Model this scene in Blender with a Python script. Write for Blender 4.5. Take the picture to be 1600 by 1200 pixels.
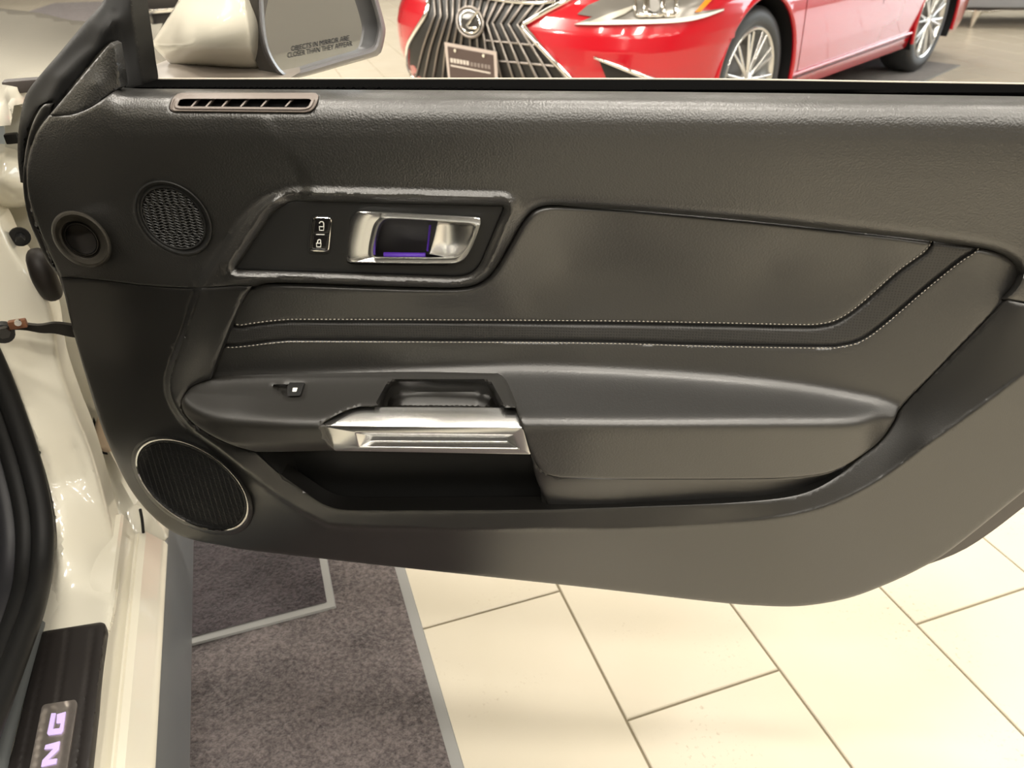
import bpy, bmesh, math, random
import numpy as np
from mathutils import Vector, Matrix
from mathutils.geometry import delaunay_2d_cdt
from mathutils.bvhtree import BVHTree
random.seed(4); rng = np.random.default_rng(4)
for o in list(bpy.data.objects): bpy.data.objects.remove(o)
S = bpy.context.scene
COL = S.collection
PI = math.pi
# ------------------------------------------------------------------ camera
FPX, CAMH, PITCH, ROLL = 1200., 1.15, math.radians(33.0), math.radians(1.2)
cr_ = np.array([1., 0, 0]); cf_ = np.array([0, math.cos(PITCH), -math.sin(PITCH)]); cu_ = np.cross(cr_, cf_)
CR = cr_*math.cos(ROLL) - cu_*math.sin(ROLL)
CU = cu_*math.cos(ROLL) + cr_*math.sin(ROLL)
CF = cf_; CC = np.array([0, 0, CAMH])
cam = bpy.data.cameras.new('camera'); cam.sensor_width = 36; cam.lens = 36*FPX/1600; cam.clip_start = .02
camo = bpy.data.objects.new('camera', cam); COL.objects.link(camo)
M = Matrix([[CR[i], CU[i], -CF[i], CC[i]] for i in range(3)] + [[0, 0, 0, 1]])
camo.matrix_world = M
S.camera = camo
cam.dof.use_dof = True; cam.dof.focus_distance = .85; cam.dof.aperture_fstop = 9.0
# ------------------------------------------------------------------ world and lamps
W = bpy.data.worlds.new('showroom'); S.world = W; W.use_nodes = True
bg = W.node_tree.nodes['Background']; bg.inputs[0].default_value = (1.0, .955, .88, 1); bg.inputs[1].default_value = .25
def area(name, loc, size, power, color, aim=None, shape='DISK', sy=None):
    l = bpy.data.lights.new(name, 'AREA'); l.shape = shape; l.size = size; l.energy = power; l.color = color
    if sy: l.size_y = sy
    o = bpy.data.objects.new(name, l); COL.objects.link(o); o.location = loc
    d = Vector(aim)-Vector(loc) if aim else Vector((0, 0, -1))
    o.rotation_euler = d.to_track_quat('-Z', 'Y').to_euler()
    return o
WARM = (1., .935, .83)
for i in range(5):                                      # rows of ceiling fittings
    for j in (-3.6, -1.7, .2, 2.1, 8.0, 10.5):
        area('ceiling_and_fill_lamp', (-1.9+2.3*i, j, 4.12), 1.2, 84 if i < 3 else 46, WARM, None, 'RECTANGLE', .30)
for i in range(4):                                      # small spots between them
    for j in range(4):
        area('ceiling_spot', (-3.3+2.3*i, -1.6+2.5*j, 4.12), .12, 9, WARM)
for x, y in ((-6.2, 3.0), (-3.9, 4.2), (-6.2, 5.6), (-3.9, 6.8)): area('ceiling_and_fill_lamp', (x, y, 4.12), 1.2, 260, WARM, None, 'RECTANGLE', .30)  # extra fill lamps, added to brighten the white hood
area('window_light', (10.8, 7.0, 2.0), 7.0, 620, (.88, .95, 1.), (2.5, 5.0, .5), 'RECTANGLE', 3.2)
S.view_settings.view_transform = 'Standard'; S.view_settings.look = 'None'
S.view_settings.exposure = -.72; S.view_settings.gamma = 1; S.view_settings.use_curve_mapping = False

# ------------------------------------------------------------------ helpers
def ray(u, v):
    u = np.asarray(u, float); v = np.asarray(v, float)
    return CR*((u-800)/FPX)[..., None] - CU*((v-600)/FPX)[..., None] + CF
class Frame:
    """a local frame standing on the floor: yaw about z"""
    def __init__(s, origin, yaw):
        s.o = np.array(origin, float); s.yaw = yaw
        c, n = math.cos(yaw), math.sin(yaw)
        s.R = np.array([[c, n, 0], [-n, c, 0], [0, 0, 1.]])      # world -> local
    def loc(s, p): return (np.asarray(p)-s.o) @ s.R.T
    def hit(s, u, v, axis, val):
        """sight line through a picture point, cut by the local plane axis = val"""
        d = ray(u, v) @ s.R.T; c = s.loc(CC)
        t = (np.asarray(val)-c[axis])/d[..., axis]
        return c + d*t[..., None]
    def empty(s, name):
        o = bpy.data.objects.new(name, None); COL.objects.link(o)
        o.location = s.o; o.rotation_euler = (0, 0, s.yaw); o.empty_display_size = .1
        return o
def tag(o, label=None, cat=None, group=None, kind=None):
    if label: o['label'] = label
    if cat: o['category'] = cat
    if group: o['group'] = group
    if kind: o['kind'] = kind
    return o
def mesh(name, v, f, m, parent=None, sharp=35, smooth=True, label=None):
    me = bpy.data.meshes.new(name); me.from_pydata([tuple(map(float, p)) for p in v], [], [tuple(map(int, q)) for q in f]); me.update()
    if smooth:
        me.polygons.foreach_set('use_smooth', [True]*len(me.polygons)); me.set_sharp_from_angle(angle=math.radians(sharp))
    if m: me.materials.append(m)
    o = bpy.data.objects.new(name, me); COL.objects.link(o)
    if parent: o.parent = parent
    if label: o['label'] = label
    return o
def cr(pts, step=8., closed=False, k=.5):
    """Catmull-Rom through the points, resampled at an even step (works in 2 or 3 dimensions)"""
    P = np.array(pts, float)
    if closed: Q = np.vstack([P[-1], P, P[0], P[1]])
    else: Q = np.vstack([2*P[0]-P[1], P, 2*P[-1]-P[-2]])
    out = []
    for i in range(1, len(Q)-2):
        a, b, c, d = Q[i-1:i+3]
        n = 8
        for t in np.arange(n)/n:
            out.append(.5*((2*b)+(c-a)*t+(2*a-5*b+4*c-d)*t*t+(3*b-a-3*c+d)*t**3))
    if not closed: out.append(P[-1])
    out = np.array(out)
    if closed: out = np.vstack([out, out[:1]])
    L = np.r_[0, np.cumsum(np.linalg.norm(np.diff(out, axis=0), axis=1))]
    n = max(2, int(round(L[-1]/step)))
    s = np.linspace(0, L[-1], n+1)
    r = np.stack([np.interp(s, L, out[:, i]) for i in range(P.shape[1])], 1)
    return r[:-1] if closed else r
def lin(pts, step=8., closed=False):
    P = np.array(pts, float)
    if closed: P = np.vstack([P, P[:1]])
    out = []
    for a, b in zip(P[:-1], P[1:]):
        n = max(1, int(round(np.linalg.norm(b-a)/step)))
        out += [a+(b-a)*t for t in np.arange(n)/n]
    if not closed: out.append(P[-1])
    return np.array(out)
def rounded(pts, r, step=4.):
    """closed polygon with rounded corners; r a number or one per corner"""
    P = np.array(pts, float); n = len(P); out = []
    rr = r if hasattr(r, '__len__') else [r]*n
    for i in range(n):
        a, b, c = P[i-1], P[i], P[(i+1) % n]
        d1 = (a-b); d2 = (c-b); l1 = np.linalg.norm(d1); l2 = np.linalg.norm(d2)
        q = min(rr[i], l1*.48, l2*.48)
        s = b+d1/l1*q; e = b+d2/l2*q
        for t in np.linspace(0, 1, 7): out.append((1-t)**2*s+2*t*(1-t)*b+t*t*e)
    return lin(out, step, True)
def join(*segs):
    out = [segs[0]]
    for s in segs[1:]:
        out.append(s)
    P = np.vstack(out); keep = [0]
    for i in range(1, len(P)):
        if np.linalg.norm(P[i]-P[keep[-1]]) > .8: keep.append(i)
    P = P[keep]
    if np.linalg.norm(P[0]-P[-1]) < .8: P = P[:-1]
    return P
def pdist(u, v, poly, closed=True):
    P = np.asarray(poly, float); A = P if closed else P[:-1]; B = np.roll(P, -1, 0) if closed else P[1:]
    u = np.asarray(u, float); v = np.asarray(v, float)
    best = np.full(u.shape, 1e9)
    for a, b in zip(A, B):
        d = b-a; L = d@d+1e-12
        t = np.clip(((u-a[0])*d[0]+(v-a[1])*d[1])/L, 0, 1)
        best = np.minimum(best, (u-a[0]-t*d[0])**2+(v-a[1]-t*d[1])**2)
    return np.sqrt(best)
def inside(u, v, poly):
    P = np.asarray(poly, float); c = np.zeros(np.shape(u), bool)
    for a, b in zip(P, np.roll(P, -1, 0)):
        if a[1] == b[1]: continue
        k = ((a[1] > v) != (b[1] > v)) & (u < (b[0]-a[0])*(v-a[1])/(b[1]-a[1])+a[0])
        c ^= k
    return c
def sdf(u, v, poly):
    d = pdist(u, v, poly); return np.where(inside(u, v, poly), d, -d)
def sstep(x, a, b):
    t = np.clip((x-a)/(b-a), 0, 1); return t*t*(3-2*t)
def tps(ctrl, lam=1e-4):
    C = np.array(ctrl, float); X = C[:, :2]/300.; n = len(X)
    def K(r2): return np.where(r2 > 1e-12, r2*np.log(r2+1e-12), 0)
    D = ((X[:, None]-X[None])**2).sum(-1)
    A = np.zeros((n+3, n+3)); A[:n, :n] = K(D)+lam*np.eye(n); A[:n, n] = 1; A[:n, n+1:] = X; A[n, :n] = 1; A[n+1:, :n] = X.T
    w = np.linalg.solve(A, np.r_[C[:, 2], 0, 0, 0])
    def f(u, v):
        u = np.asarray(u, float)/300.; v = np.asarray(v, float)/300.
        s = w[n]+w[n+1]*u+w[n+2]*v
        for i in range(n): s = s+w[i]*K((u-X[i, 0])**2+(v-X[i, 1])**2)
        return s
    return f
def relief(name, outline, field, mapf, m, parent, step=7., holes=(), skirt=(0, .012, 0), roll=None, sharp=38, label=None, extra=None, seal=True):
    """a panel with its outline traced and its depth from field(u, v); edges turned back by skirt"""
    O = np.asarray(outline, float); loops = [O]+[np.asarray(h, float) for h in holes]
    lo, hi = O.min(0), O.max(0)
    gu, gv = np.meshgrid(np.arange(lo[0]+step*.5, hi[0], step), np.arange(lo[1]+step*.5, hi[1], step*.9))
    gu = gu+np.where(np.arange(gu.shape[0])[:, None] % 2, step*.5, 0)
    gu, gv = gu.ravel(), gv.ravel()
    ok = inside(gu, gv, O)
    for h in loops[1:]: ok &= ~inside(gu, gv, h)
    gu, gv = gu[ok], gv[ok]
    if len(gu):
        d = np.min([pdist(gu, gv, l) for l in loops], axis=0); ok = d > step*.55; gu, gv = gu[ok], gv[ok]
    pts = []; edges = []
    for l in loops:
        b = len(pts); n = len(l); pts += [tuple(p) for p in l]; edges += [(b+i, b+(i+1) % n) for i in range(n)]
    if roll:     # extra rows next to the edge so that the turned edge has a round section
        for fr in (.3, .65):
            for l in loops:
                P = np.asarray(l); T = np.roll(P, -1, 0)-np.roll(P, 1, 0); N = np.stack([-T[:, 1], T[:, 0]], 1); N /= np.linalg.norm(N, axis=1)[:, None]+1e-9
                for sgn in (1, -1):
                    Q = P+sgn*N*roll[1]*fr
                    k = inside(Q[:, 0], Q[:, 1], O)
                    for h in loops[1:]: k &= ~inside(Q[:, 0], Q[:, 1], h)
                    Q = Q[k]
                    if len(Q):
                        dd = np.min([pdist(Q[:, 0], Q[:, 1], q) for q in loops], axis=0)
                        pts += [tuple(p) for p in Q[dd > roll[1]*fr*.8]]
    pts += list(zip(gu, gv))
    if extra is not None: pts += [tuple(p) for p in extra]
    r = delaunay_2d_cdt([Vector((p[0], -p[1])) for p in pts], edges, [], 0, 1e-4)
    V = np.array([(p[0], -p[1]) for p in r[0]]); T = np.array([f for f in r[2] if len(f) == 3])
    c = V[T].mean(1)
    k = inside(c[:, 0], c[:, 1], O)
    for h in loops[1:]: k &= ~inside(c[:, 0], c[:, 1], h)
    T = T[k]
    u, v = V[:, 0], V[:, 1]
    val = np.asarray(field(u, v), float)+np.zeros(len(u))
    if roll:
        d = np.min([pdist(u, v, l) for l in loops], axis=0)
        x = np.clip(1-d/roll[1], 0, 1); val = val-roll[0]*(1-np.sqrt(np.clip(1-x*x, 0, 1)))
    P = mapf(u, v, val)
    F = [tuple(t) for t in T]
    if skirt is not None:
        es = {}
        for t in F:
            for a, b in ((t[0], t[1]), (t[1], t[2]), (t[2], t[0])): es[(a, b)] = 1
        bd = [e for e in es if (e[1], e[0]) not in es]
        new = {}; PV = list(P); sk = np.array(skirt, float)
        for a, b in bd:
            for q in (a, b):
                if q not in new: new[q] = len(PV); PV.append(P[q]+sk)
        for a, b in bd: F.append((b, a, new[a], new[b]))
        P = np.array(PV)
    used = sorted({i for f in F for i in f}); mp = {j: i for i, j in enumerate(used)}
    return mesh(name, P[used], [[mp[i] for i in f] for f in F], m, parent, sharp, True, label)
def loft(name, loops, m, parent=None, closed=True, cap0=False, cap1=False, flip=False, sharp=35, ring=False, label=None):
    n = len(loops[0]); V = [p for l in loops for p in l]; F = []
    for j in range(len(loops)-(0 if ring else 1)):
        a, b = j*n, ((j+1) % len(loops))*n
        for i in range(n if closed else n-1):
            k = (i+1) % n
            F.append((a+i, a+k, b+k, b+i))
    if cap0: F.append(tuple(range(n))[::-1])
    if cap1: F.append(tuple((len(loops)-1)*n+i for i in range(n)))
    if flip: F = [f[::-1] for f in F]
    o = mesh(name, V, F, m, parent, sharp, True, label)
    bm = bmesh.new(); bm.from_mesh(o.data); bmesh.ops.recalc_face_normals(bm, faces=bm.faces); bm.to_mesh(o.data); bm.free()
    o.data.set_sharp_from_angle(angle=math.radians(sharp))
    return o
def frames(P, closed=False):
    P = np.array(P, float); T = (np.roll(P, -1, 0)-np.roll(P, 1, 0)) if closed else np.gradient(P, axis=0)
    T /= np.linalg.norm(T, axis=1)[:, None]+1e-12
    n0 = np.cross(T[0], [0, 0, 1.]);
    if np.linalg.norm(n0) < .1: n0 = np.cross(T[0], [0, 1., 0])
    N = []
    n0 /= np.linalg.norm(n0)
    for t in T:
        n0 = n0-t*(n0@t); n0 /= np.linalg.norm(n0)+1e-12; N.append(n0.copy())
    N = np.array(N); return P, N, np.cross(T, N)
def sweep(name, P, rad, m, parent=None, closed=False, k=8, sx=1., label=None):
    P, N, B = frames(P, closed); rad = np.broadcast_to(np.asarray(rad, float), (len(P),))
    loops = [[P[i]+rad[i]*(math.cos(a)*N[i]*sx+math.sin(a)*B[i]) for a in np.arange(k)*2*PI/k] for i in range(len(P))]
    return loft(name, loops, m, parent, True, not closed, not closed, ring=closed, sharp=60, label=label)
def boxm(name, c, size, m, parent=None, bev=.003, rot=None, label=None):
    bm = bmesh.new(); bmesh.ops.create_cube(bm, size=1)
    bmesh.ops.scale(bm, vec=size, verts=bm.verts)
    if bev: bmesh.ops.bevel(bm, geom=bm.edges[:], offset=bev, segments=2, affect='EDGES', profile=.6)
    if rot is not None: bmesh.ops.transform(bm, matrix=rot, verts=bm.verts)
    bmesh.ops.translate(bm, vec=c, verts=bm.verts)
    me = bpy.data.meshes.new(name); bm.to_mesh(me); bm.free(); me.materials.append(m)
    me.polygons.foreach_set('use_smooth', [True]*len(me.polygons)); me.set_sharp_from_angle(angle=math.radians(30))
    o = bpy.data.objects.new(name, me); COL.objects.link(o)
    if parent: o.parent = parent
    if label: o['label'] = label
    return o
def blob(name, polys_pts, m, parent, mapf, field, thick, label=None, sharp=30):
    """a flat outline with thickness: top face at field, sides back by thick along local y"""
    return relief(name, polys_pts, field, mapf, m, parent, step=12, skirt=thick, label=label, sharp=sharp)

# ------------------------------------------------------------------ materials
def mat(name, col, rough=.5, metal=0., spec=.5, coat=0., coat_r=.05, bump=None, var=None, emit=None, estr=0., trans=0., ior=1.45, sheen=0.):
    m = bpy.data.materials.new(name); m.use_nodes = True; nt = m.node_tree; b = nt.nodes['Principled BSDF']
    b.inputs['Base Color'].default_value = (*col, 1); b.inputs['Roughness'].default_value = rough; b.inputs['Metallic'].default_value = metal
    b.inputs['Specular IOR Level'].default_value = spec; b.inputs['Coat Weight'].default_value = coat; b.inputs['Coat Roughness'].default_value = coat_r
    b.inputs['Transmission Weight'].default_value = trans; b.inputs['IOR'].default_value = ior; b.inputs['Sheen Weight'].default_value = sheen
    if emit: b.inputs['Emission Color'].default_value = (*emit, 1); b.inputs['Emission Strength'].default_value = estr
    tc = nt.nodes.new('ShaderNodeTexCoord')
    if bump:      # (kind, scale, strength, distance)
        kind, sc, st, di = bump
        if kind == 'grain':
            t = nt.nodes.new('ShaderNodeTexVoronoi'); t.feature = 'SMOOTH_F1'; t.inputs['Scale'].default_value = sc; out = t.outputs['Distance']
        else:
            t = nt.nodes.new('ShaderNodeTexNoise'); t.inputs['Scale'].default_value = sc; t.inputs['Detail'].default_value = 3; out = t.outputs['Fac']
        nt.links.new(tc.outputs['Object'], t.inputs['Vector'])
        bp = nt.nodes.new('ShaderNodeBump'); bp.inputs['Strength'].default_value = st; bp.inputs['Distance'].default_value = di
        nt.links.new(out, bp.inputs['Height']); nt.links.new(bp.outputs['Normal'], b.inputs['Normal'])
    if var:       # (scale, colour2, contrast lo, hi)
        sc, c2, lo, hi = var
        t = nt.nodes.new('ShaderNodeTexNoise'); t.inputs['Scale'].default_value = sc; t.inputs['Detail'].default_value = 5
        nt.links.new(tc.outputs['Object'], t.inputs['Vector'])
        mr = nt.nodes.new('ShaderNodeMapRange'); mr.inputs['From Min'].default_value = lo; mr.inputs['From Max'].default_value = hi
        nt.links.new(t.outputs['Fac'], mr.inputs['Value'])
        mx = nt.nodes.new('ShaderNodeMix'); mx.data_type = 'RGBA'; mx.inputs[6].default_value = (*col, 1); mx.inputs[7].default_value = (*c2, 1)
        nt.links.new(mr.outputs['Result'], mx.inputs[0]); nt.links.new(mx.outputs[2], b.inputs['Base Color'])
    return m
m_vinyl = mat('grained vinyl', (.0115, .0110, .0098), .37, spec=1., ior=1.64, bump=('grain', 620, .30, .0009))
m_plastic = mat('door card plastic', (.0055, .0052, .0047), .36, spec=1., ior=1.58, bump=('grain', 900, .10, .0006))
m_leather = mat('black leather', (.0115, .0110, .0100), .40, spec=1., ior=1.62, bump=('grain', 520, .16, .0008))
m_soft = mat('armrest soft plastic', (.011, .010, .008), .44, spec=1., ior=1.5, bump=('grain', 1000, .10, .0005))
m_bezel = mat('matt black plastic', (.014, .014, .0135), .48, bump=('grain', 1200, .06, .0004))
m_black = mat('black plastic', (.012, .012, .013), .45)
m_deep = mat('deep black', (.006, .006, .007), .6)
m_rubber = mat('black rubber', (.010, .010, .010), .55, spec=.3)
m_void = mat('black flock and slot shade', (.004, .004, .004), 1., spec=0.)  # near-black also paints in the shade deep in the glass slot
m_gloss = mat('gloss black', (.012, .011, .011), .16)
m_chrome = mat('chrome', (.86, .86, .84), .10, 1.)
m_satin = mat('satin aluminium', (.78, .78, .77), .24, 1.)
m_paint = mat('white paint', (.78, .745, .63), .22, coat=1., coat_r=.03)
m_ring = mat('dark ring plastic', (.040, .036, .029), .38)
m_thread = mat('cream thread', (.46, .43, .37), .7)
m_icon = mat('white print', (.8, .8, .76), .5)
m_trimgrey = mat('grey vent plastic', (.17, .145, .13), .48)
def perforated():
    m = mat('perforated leather', (.024, .0235, .0225), .46, spec=.9); nt = m.node_tree; b = nt.nodes['Principled BSDF']
    tc = nt.nodes.new('ShaderNodeTexCoord'); mp = nt.nodes.new('ShaderNodeMapping'); mp.inputs['Scale'].default_value = (330, 0, 330)
    v = nt.nodes.new('ShaderNodeTexVoronoi'); v.inputs['Scale'].default_value = 1; v.inputs['Randomness'].default_value = 0
    mr = nt.nodes.new('ShaderNodeMapRange'); mr.inputs['From Min'].default_value = .22; mr.inputs['From Max'].default_value = .34
    mx = nt.nodes.new('ShaderNodeMix'); mx.data_type = 'RGBA'; mx.inputs[6].default_value = (.010, .010, .010, 1); mx.inputs[7].default_value = (.024, .0235, .0225, 1)
    bp = nt.nodes.new('ShaderNodeBump'); bp.inputs['Strength'].default_value = .25; bp.inputs['Distance'].default_value = .0006
    L = nt.links.new
    L(tc.outputs['Object'], mp.inputs[0]); L(mp.outputs[0], v.inputs['Vector']); L(v.outputs['Distance'], mr.inputs['Value'])
    L(mr.outputs[0], mx.inputs[0]); L(mx.outputs[2], b.inputs['Base Color']); L(mr.outputs[0], bp.inputs['Height']); L(bp.outputs[0], b.inputs['Normal'])
    return m
m_perf = perforated()

# ------------------------------------------------------------------ floor: tiles in running bond
TA = math.radians(18)                                   # the tiles, the white car and its mats share this heading
TF = Frame((0, 0, 0), TA)
def tile_mat():
    m = mat('cream porcelain', (.80, .735, .60), .22, bump=('noise', 9, .05, .002)); nt = m.node_tree; b = nt.nodes['Principled BSDF']
    L = nt.links.new
    tc = nt.nodes.new('ShaderNodeTexCoord'); oi = nt.nodes.new('ShaderNodeObjectInfo')
    geo = nt.nodes.new('ShaderNodeNewGeometry')
    n1 = nt.nodes.new('ShaderNodeTexNoise'); n1.inputs['Scale'].default_value = 3.2; n1.inputs['Detail'].default_value = 6
    L(geo.outputs['Position'], n1.inputs['Vector'])
    r1 = nt.nodes.new('ShaderNodeMapRange'); r1.inputs['From Min'].default_value = .35; r1.inputs['From Max'].default_value = .7
    L(n1.outputs['Fac'], r1.inputs['Value'])
    mx = nt.nodes.new('ShaderNodeMix'); mx.data_type = 'RGBA'; mx.inputs[6].default_value = (.585, .535, .43, 1); mx.inputs[7].default_value = (.62, .57, .47, 1)
    L(r1.outputs[0], mx.inputs[0])
    # small brown scuffs in a few patches
    n2 = nt.nodes.new('ShaderNodeTexNoise'); n2.inputs['Scale'].default_value = 130; n2.inputs['Detail'].default_value = 4
    n3 = nt.nodes.new('ShaderNodeTexNoise'); n3.inputs['Scale'].default_value = 4.6; n3.inputs['Detail'].default_value = 2
    L(geo.outputs['Position'], n2.inputs['Vector']); L(geo.outputs['Position'], n3.inputs['Vector'])
    r2 = nt.nodes.new('ShaderNodeMapRange'); r2.inputs['From Min'].default_value = .60; r2.inputs['From Max'].default_value = .74
    r3 = nt.nodes.new('ShaderNodeMapRange'); r3.inputs['From Min'].default_value = .54; r3.inputs['From Max'].default_value = .66
    L(n2.outputs['Fac'], r2.inputs['Value']); L(n3.outputs['Fac'], r3.inputs['Value'])
    mu = nt.nodes.new('ShaderNodeMath'); mu.operation = 'MULTIPLY'; L(r2.outputs[0], mu.inputs[0]); L(r3.outputs[0], mu.inputs[1])
    mu2 = nt.nodes.new('ShaderNodeMath'); mu2.operation = 'MULTIPLY'; mu2.inputs[1].default_value = .6; L(mu.outputs[0], mu2.inputs[0])
    mx2 = nt.nodes.new('ShaderNodeMix'); mx2.data_type = 'RGBA'; mx2.inputs[7].default_value = (.30, .23, .16, 1)
    L(mu2.outputs[0], mx2.inputs[0]); L(mx.outputs[2], mx2.inputs[6]); L(mx2.outputs[2], b.inputs['Base Color'])
    return m
m_tile = tile_mat(); m_grout = mat('grout', (.22, .19, .13), .9)
floor = TF.empty('floor'); bpy.data.objects.remove(floor)
floor = mesh('floor', [(-16, -8, -.004), (20, -8, -.004), (20, 26, -.004), (-16, 26, -.004), (-16, -8, -.05), (20, -8, -.05), (20, 26, -.05), (-16, 26, -.05)],
             [(0, 1, 2, 3), (4, 7, 6, 5), (0, 4, 5, 1), (1, 5, 6, 2), (2, 6, 7, 3), (3, 7, 4, 0)], m_grout, None, smooth=False)
floor.rotation_euler = (0, 0, TA); tag(floor, 'cream rectangular floor tiles with thin dark joints', kind='structure')
m_wall = mat('warm white wall', (.40, .375, .335), .8); m_far = mat('dark far wall', (.16, .145, .13), .6); m_ceil = mat('ceiling paint', (.24, .23, .21), .9)
def slab(name, c, size, m): return tag(boxm(name, c, size, m, None, 0), kind='structure')
slab('wall_left', (-9.05, 3.5, 2.1), (.1, 21.0, 4.2), m_wall); slab('wall_right', (11.05, 3.5, 2.1), (.1, 21.0, 4.2), m_wall)
slab('wall_back', (1.0, 14.05, 2.1), (20.0, .1, 4.2), m_far); slab('wall_front', (1.0, -7.05, 2.1), (20.0, .1, 4.2), m_wall)
slab('ceiling', (1.0, 3.5, 4.25), (20.2, 21.2, .1), m_ceil)
TW, TL, GAP = .2927, .5854, .0042
def tile_v(x, y, dz=0):
    a, b = (TW-GAP)/2, (TL-GAP)/2; e = .0016
    return [(x-a, y-b, -.006), (x+a, y-b, -.006), (x+a, y+b, -.006), (x-a, y+b, -.006),
            (x-a, y-b, dz-e), (x+a, y-b, dz-e), (x+a, y+b, dz-e), (x-a, y+b, dz-e),
            (x-a+e, y-b+e, dz), (x+a-e, y-b+e, dz), (x+a-e, y+b-e, dz), (x-a+e, y+b-e, dz)]
TILEF = [(8, 9, 10, 11)]+[(i, (i+1) % 4, 4+(i+1) % 4, 4+i) for i in range(4)]+[(4+i, 4+(i+1) % 4, 8+(i+1) % 4, 8+i) for i in range(4)]
cand = []
for i in range(-40, 56):
    for j in range(-8, 42):
        x = .40+TW*(i+.5); y = .662+TL*(j+.5)+(TL/2 if i % 2 else 0)
        w = np.array([x, y, 0])@TF.R; d = w-CC; z = d@CF
        vis = 0
        if z > .2:
            U = 800+FPX*(d@CR)/z; V = 600-FPX*(d@CU)/z
            mg = 420/max(z, .6)
            if -mg < U < 1600+mg and -mg*.5 < V < 1200+mg:
                vis = 1
                if z > 1.5 and V > 150: vis = 0           # hidden behind the door
        cand.append((0 if vis else 1, np.hypot(w[0], w[1]), x, y))
cand.sort()
me = None
rest = []
for q, (nv, dist, x, y) in enumerate(cand):
    if q < 300 and not nv:
        if me is None:
            o = mesh('tile', tile_v(0, 0), TILEF, m_tile, floor, smooth=False); me = o.data
        else:
            o = bpy.data.objects.new('tile', me); COL.objects.link(o); o.parent = floor
        o.location = (x, y, 0)
    elif dist < 15: rest.append((x, y))
V = []; F = []
for x, y in rest:
    b = len(V); V += tile_v(x, y); F += [tuple(b+k for k in f) for f in TILEF]
tag(mesh('tile_field', V, F, m_tile, floor, smooth=False), kind='stuff')

# ------------------------------------------------------------------ mats under the white car
def carpet(name, a, b):
    m = mat(name, a, .95, spec=.15, sheen=.3); nt = m.node_tree; bs = nt.nodes['Principled BSDF']; L = nt.links.new
    geo = nt.nodes.new('ShaderNodeNewGeometry')
    n = nt.nodes.new('ShaderNodeTexNoise'); n.inputs['Scale'].default_value = 140; n.inputs['Detail'].default_value = 5; n.inputs['Roughness'].default_value = .7
    n2 = nt.nodes.new('ShaderNodeTexNoise'); n2.inputs['Scale'].default_value = 9; n2.inputs['Detail'].default_value = 3
    L(geo.outputs['Position'], n.inputs['Vector']); L(geo.outputs['Position'], n2.inputs['Vector'])
    ad = nt.nodes.new('ShaderNodeMath'); ad.operation = 'MULTIPLY_ADD'; ad.inputs[1].default_value = .35; L(n2.outputs['Fac'], ad.inputs[0]); L(n.outputs['Fac'], ad.inputs[2])
    r = nt.nodes.new('ShaderNodeMapRange'); r.inputs['From Min'].default_value = .52; r.inputs['From Max'].default_value = .86; L(ad.outputs[0], r.inputs['Value'])
    mx = nt.nodes.new('ShaderNodeMix'); mx.data_type = 'RGBA'; mx.inputs[6].default_value = (*a, 1); mx.inputs[7].default_value = (*b, 1)
    L(r.outputs[0], mx.inputs[0]); L(mx.outputs[2], bs.inputs['Base Color'])
    bp = nt.nodes.new('ShaderNodeBump'); bp.inputs['Strength'].default_value = .9; bp.inputs['Distance'].default_value = .006
    L(n.outputs['Fac'], bp.inputs['Height']); L(bp.outputs[0], bs.inputs['Normal'])
    return m
m_carp = carpet('mauve brown carpet', (.045, .036, .036), (.21, .175, .17)); m_carp2 = carpet('dark plum carpet', (.013, .008, .011), (.085, .066, .072))
m_edge = mat('grey rubber edging', (.27, .27, .26), .7, bump=('noise', 300, .1, .001))
def pile(name, x0, x1, y0, y1, z, m, parent):
    nx, ny = int((x1-x0)/.012), int((y1-y0)/.012)
    nx, ny = min(nx, 220), min(ny, 220)
    X, Y = np.meshgrid(np.linspace(x0, x1, nx+1), np.linspace(y0, y1, ny+1))
    edge = np.minimum(np.minimum(X-x0, x1-X), np.minimum(Y-y0, y1-Y))
    Z = z+.0015*rng.standard_normal(X.shape)*np.clip(edge/.02, 0, 1)-.002*np.clip(1-edge/.012, 0, 1)
    X = X+.002*rng.standard_normal(X.shape)*(edge > .014)
    V = np.stack([X, Y, Z], -1).reshape(-1, 3)
    F = [(j*(nx+1)+i, j*(nx+1)+i+1, (j+1)*(nx+1)+i+1, (j+1)*(nx+1)+i) for j in range(ny) for i in range(nx)]
    return tag(mesh(name, V, F, m, parent, sharp=180), kind='stuff')
def floor_mat(name, label, x0, x1, y0, y1, zb, m, ew):
    fr = Frame(np.array([(x0+x1)/2, (y0+y1)/2, 0])@TF.R, TA); t = fr.empty(name); tag(t, label, 'floor mat')
    hx, hy = (x1-x0)/2, (y1-y0)/2
    pile('carpet_pile', -hx+ew, hx-ew, -hy+ew, hy-ew, zb+.009, m, t)
    z0, z1 = zb, zb+.004
    rings = [[(sx*(hx-i), sy*(hy-i), z) for sx, sy in ((-1, -1), (1, -1), (1, 1), (-1, 1))] for i, z in ((0, z0), (.002, z1), (ew+.002, z1+.001), (ew+.004, z0))]
    loft('rubber_edge', rings, m_edge, t, label='grey rubber edging'); return t
floor_mat('floor_mat', 'brown carpet mat with grey rubber edge running along the door sill', -1.9, .127, -1.2, 2.3, .001, m_carp, .020)
floor_mat('floor_mat', 'dark plum carpet mat with grey border lying on the brown mat', -1.75, -.018, 1.046, 2.1, .0115, m_carp2, .015)

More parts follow.
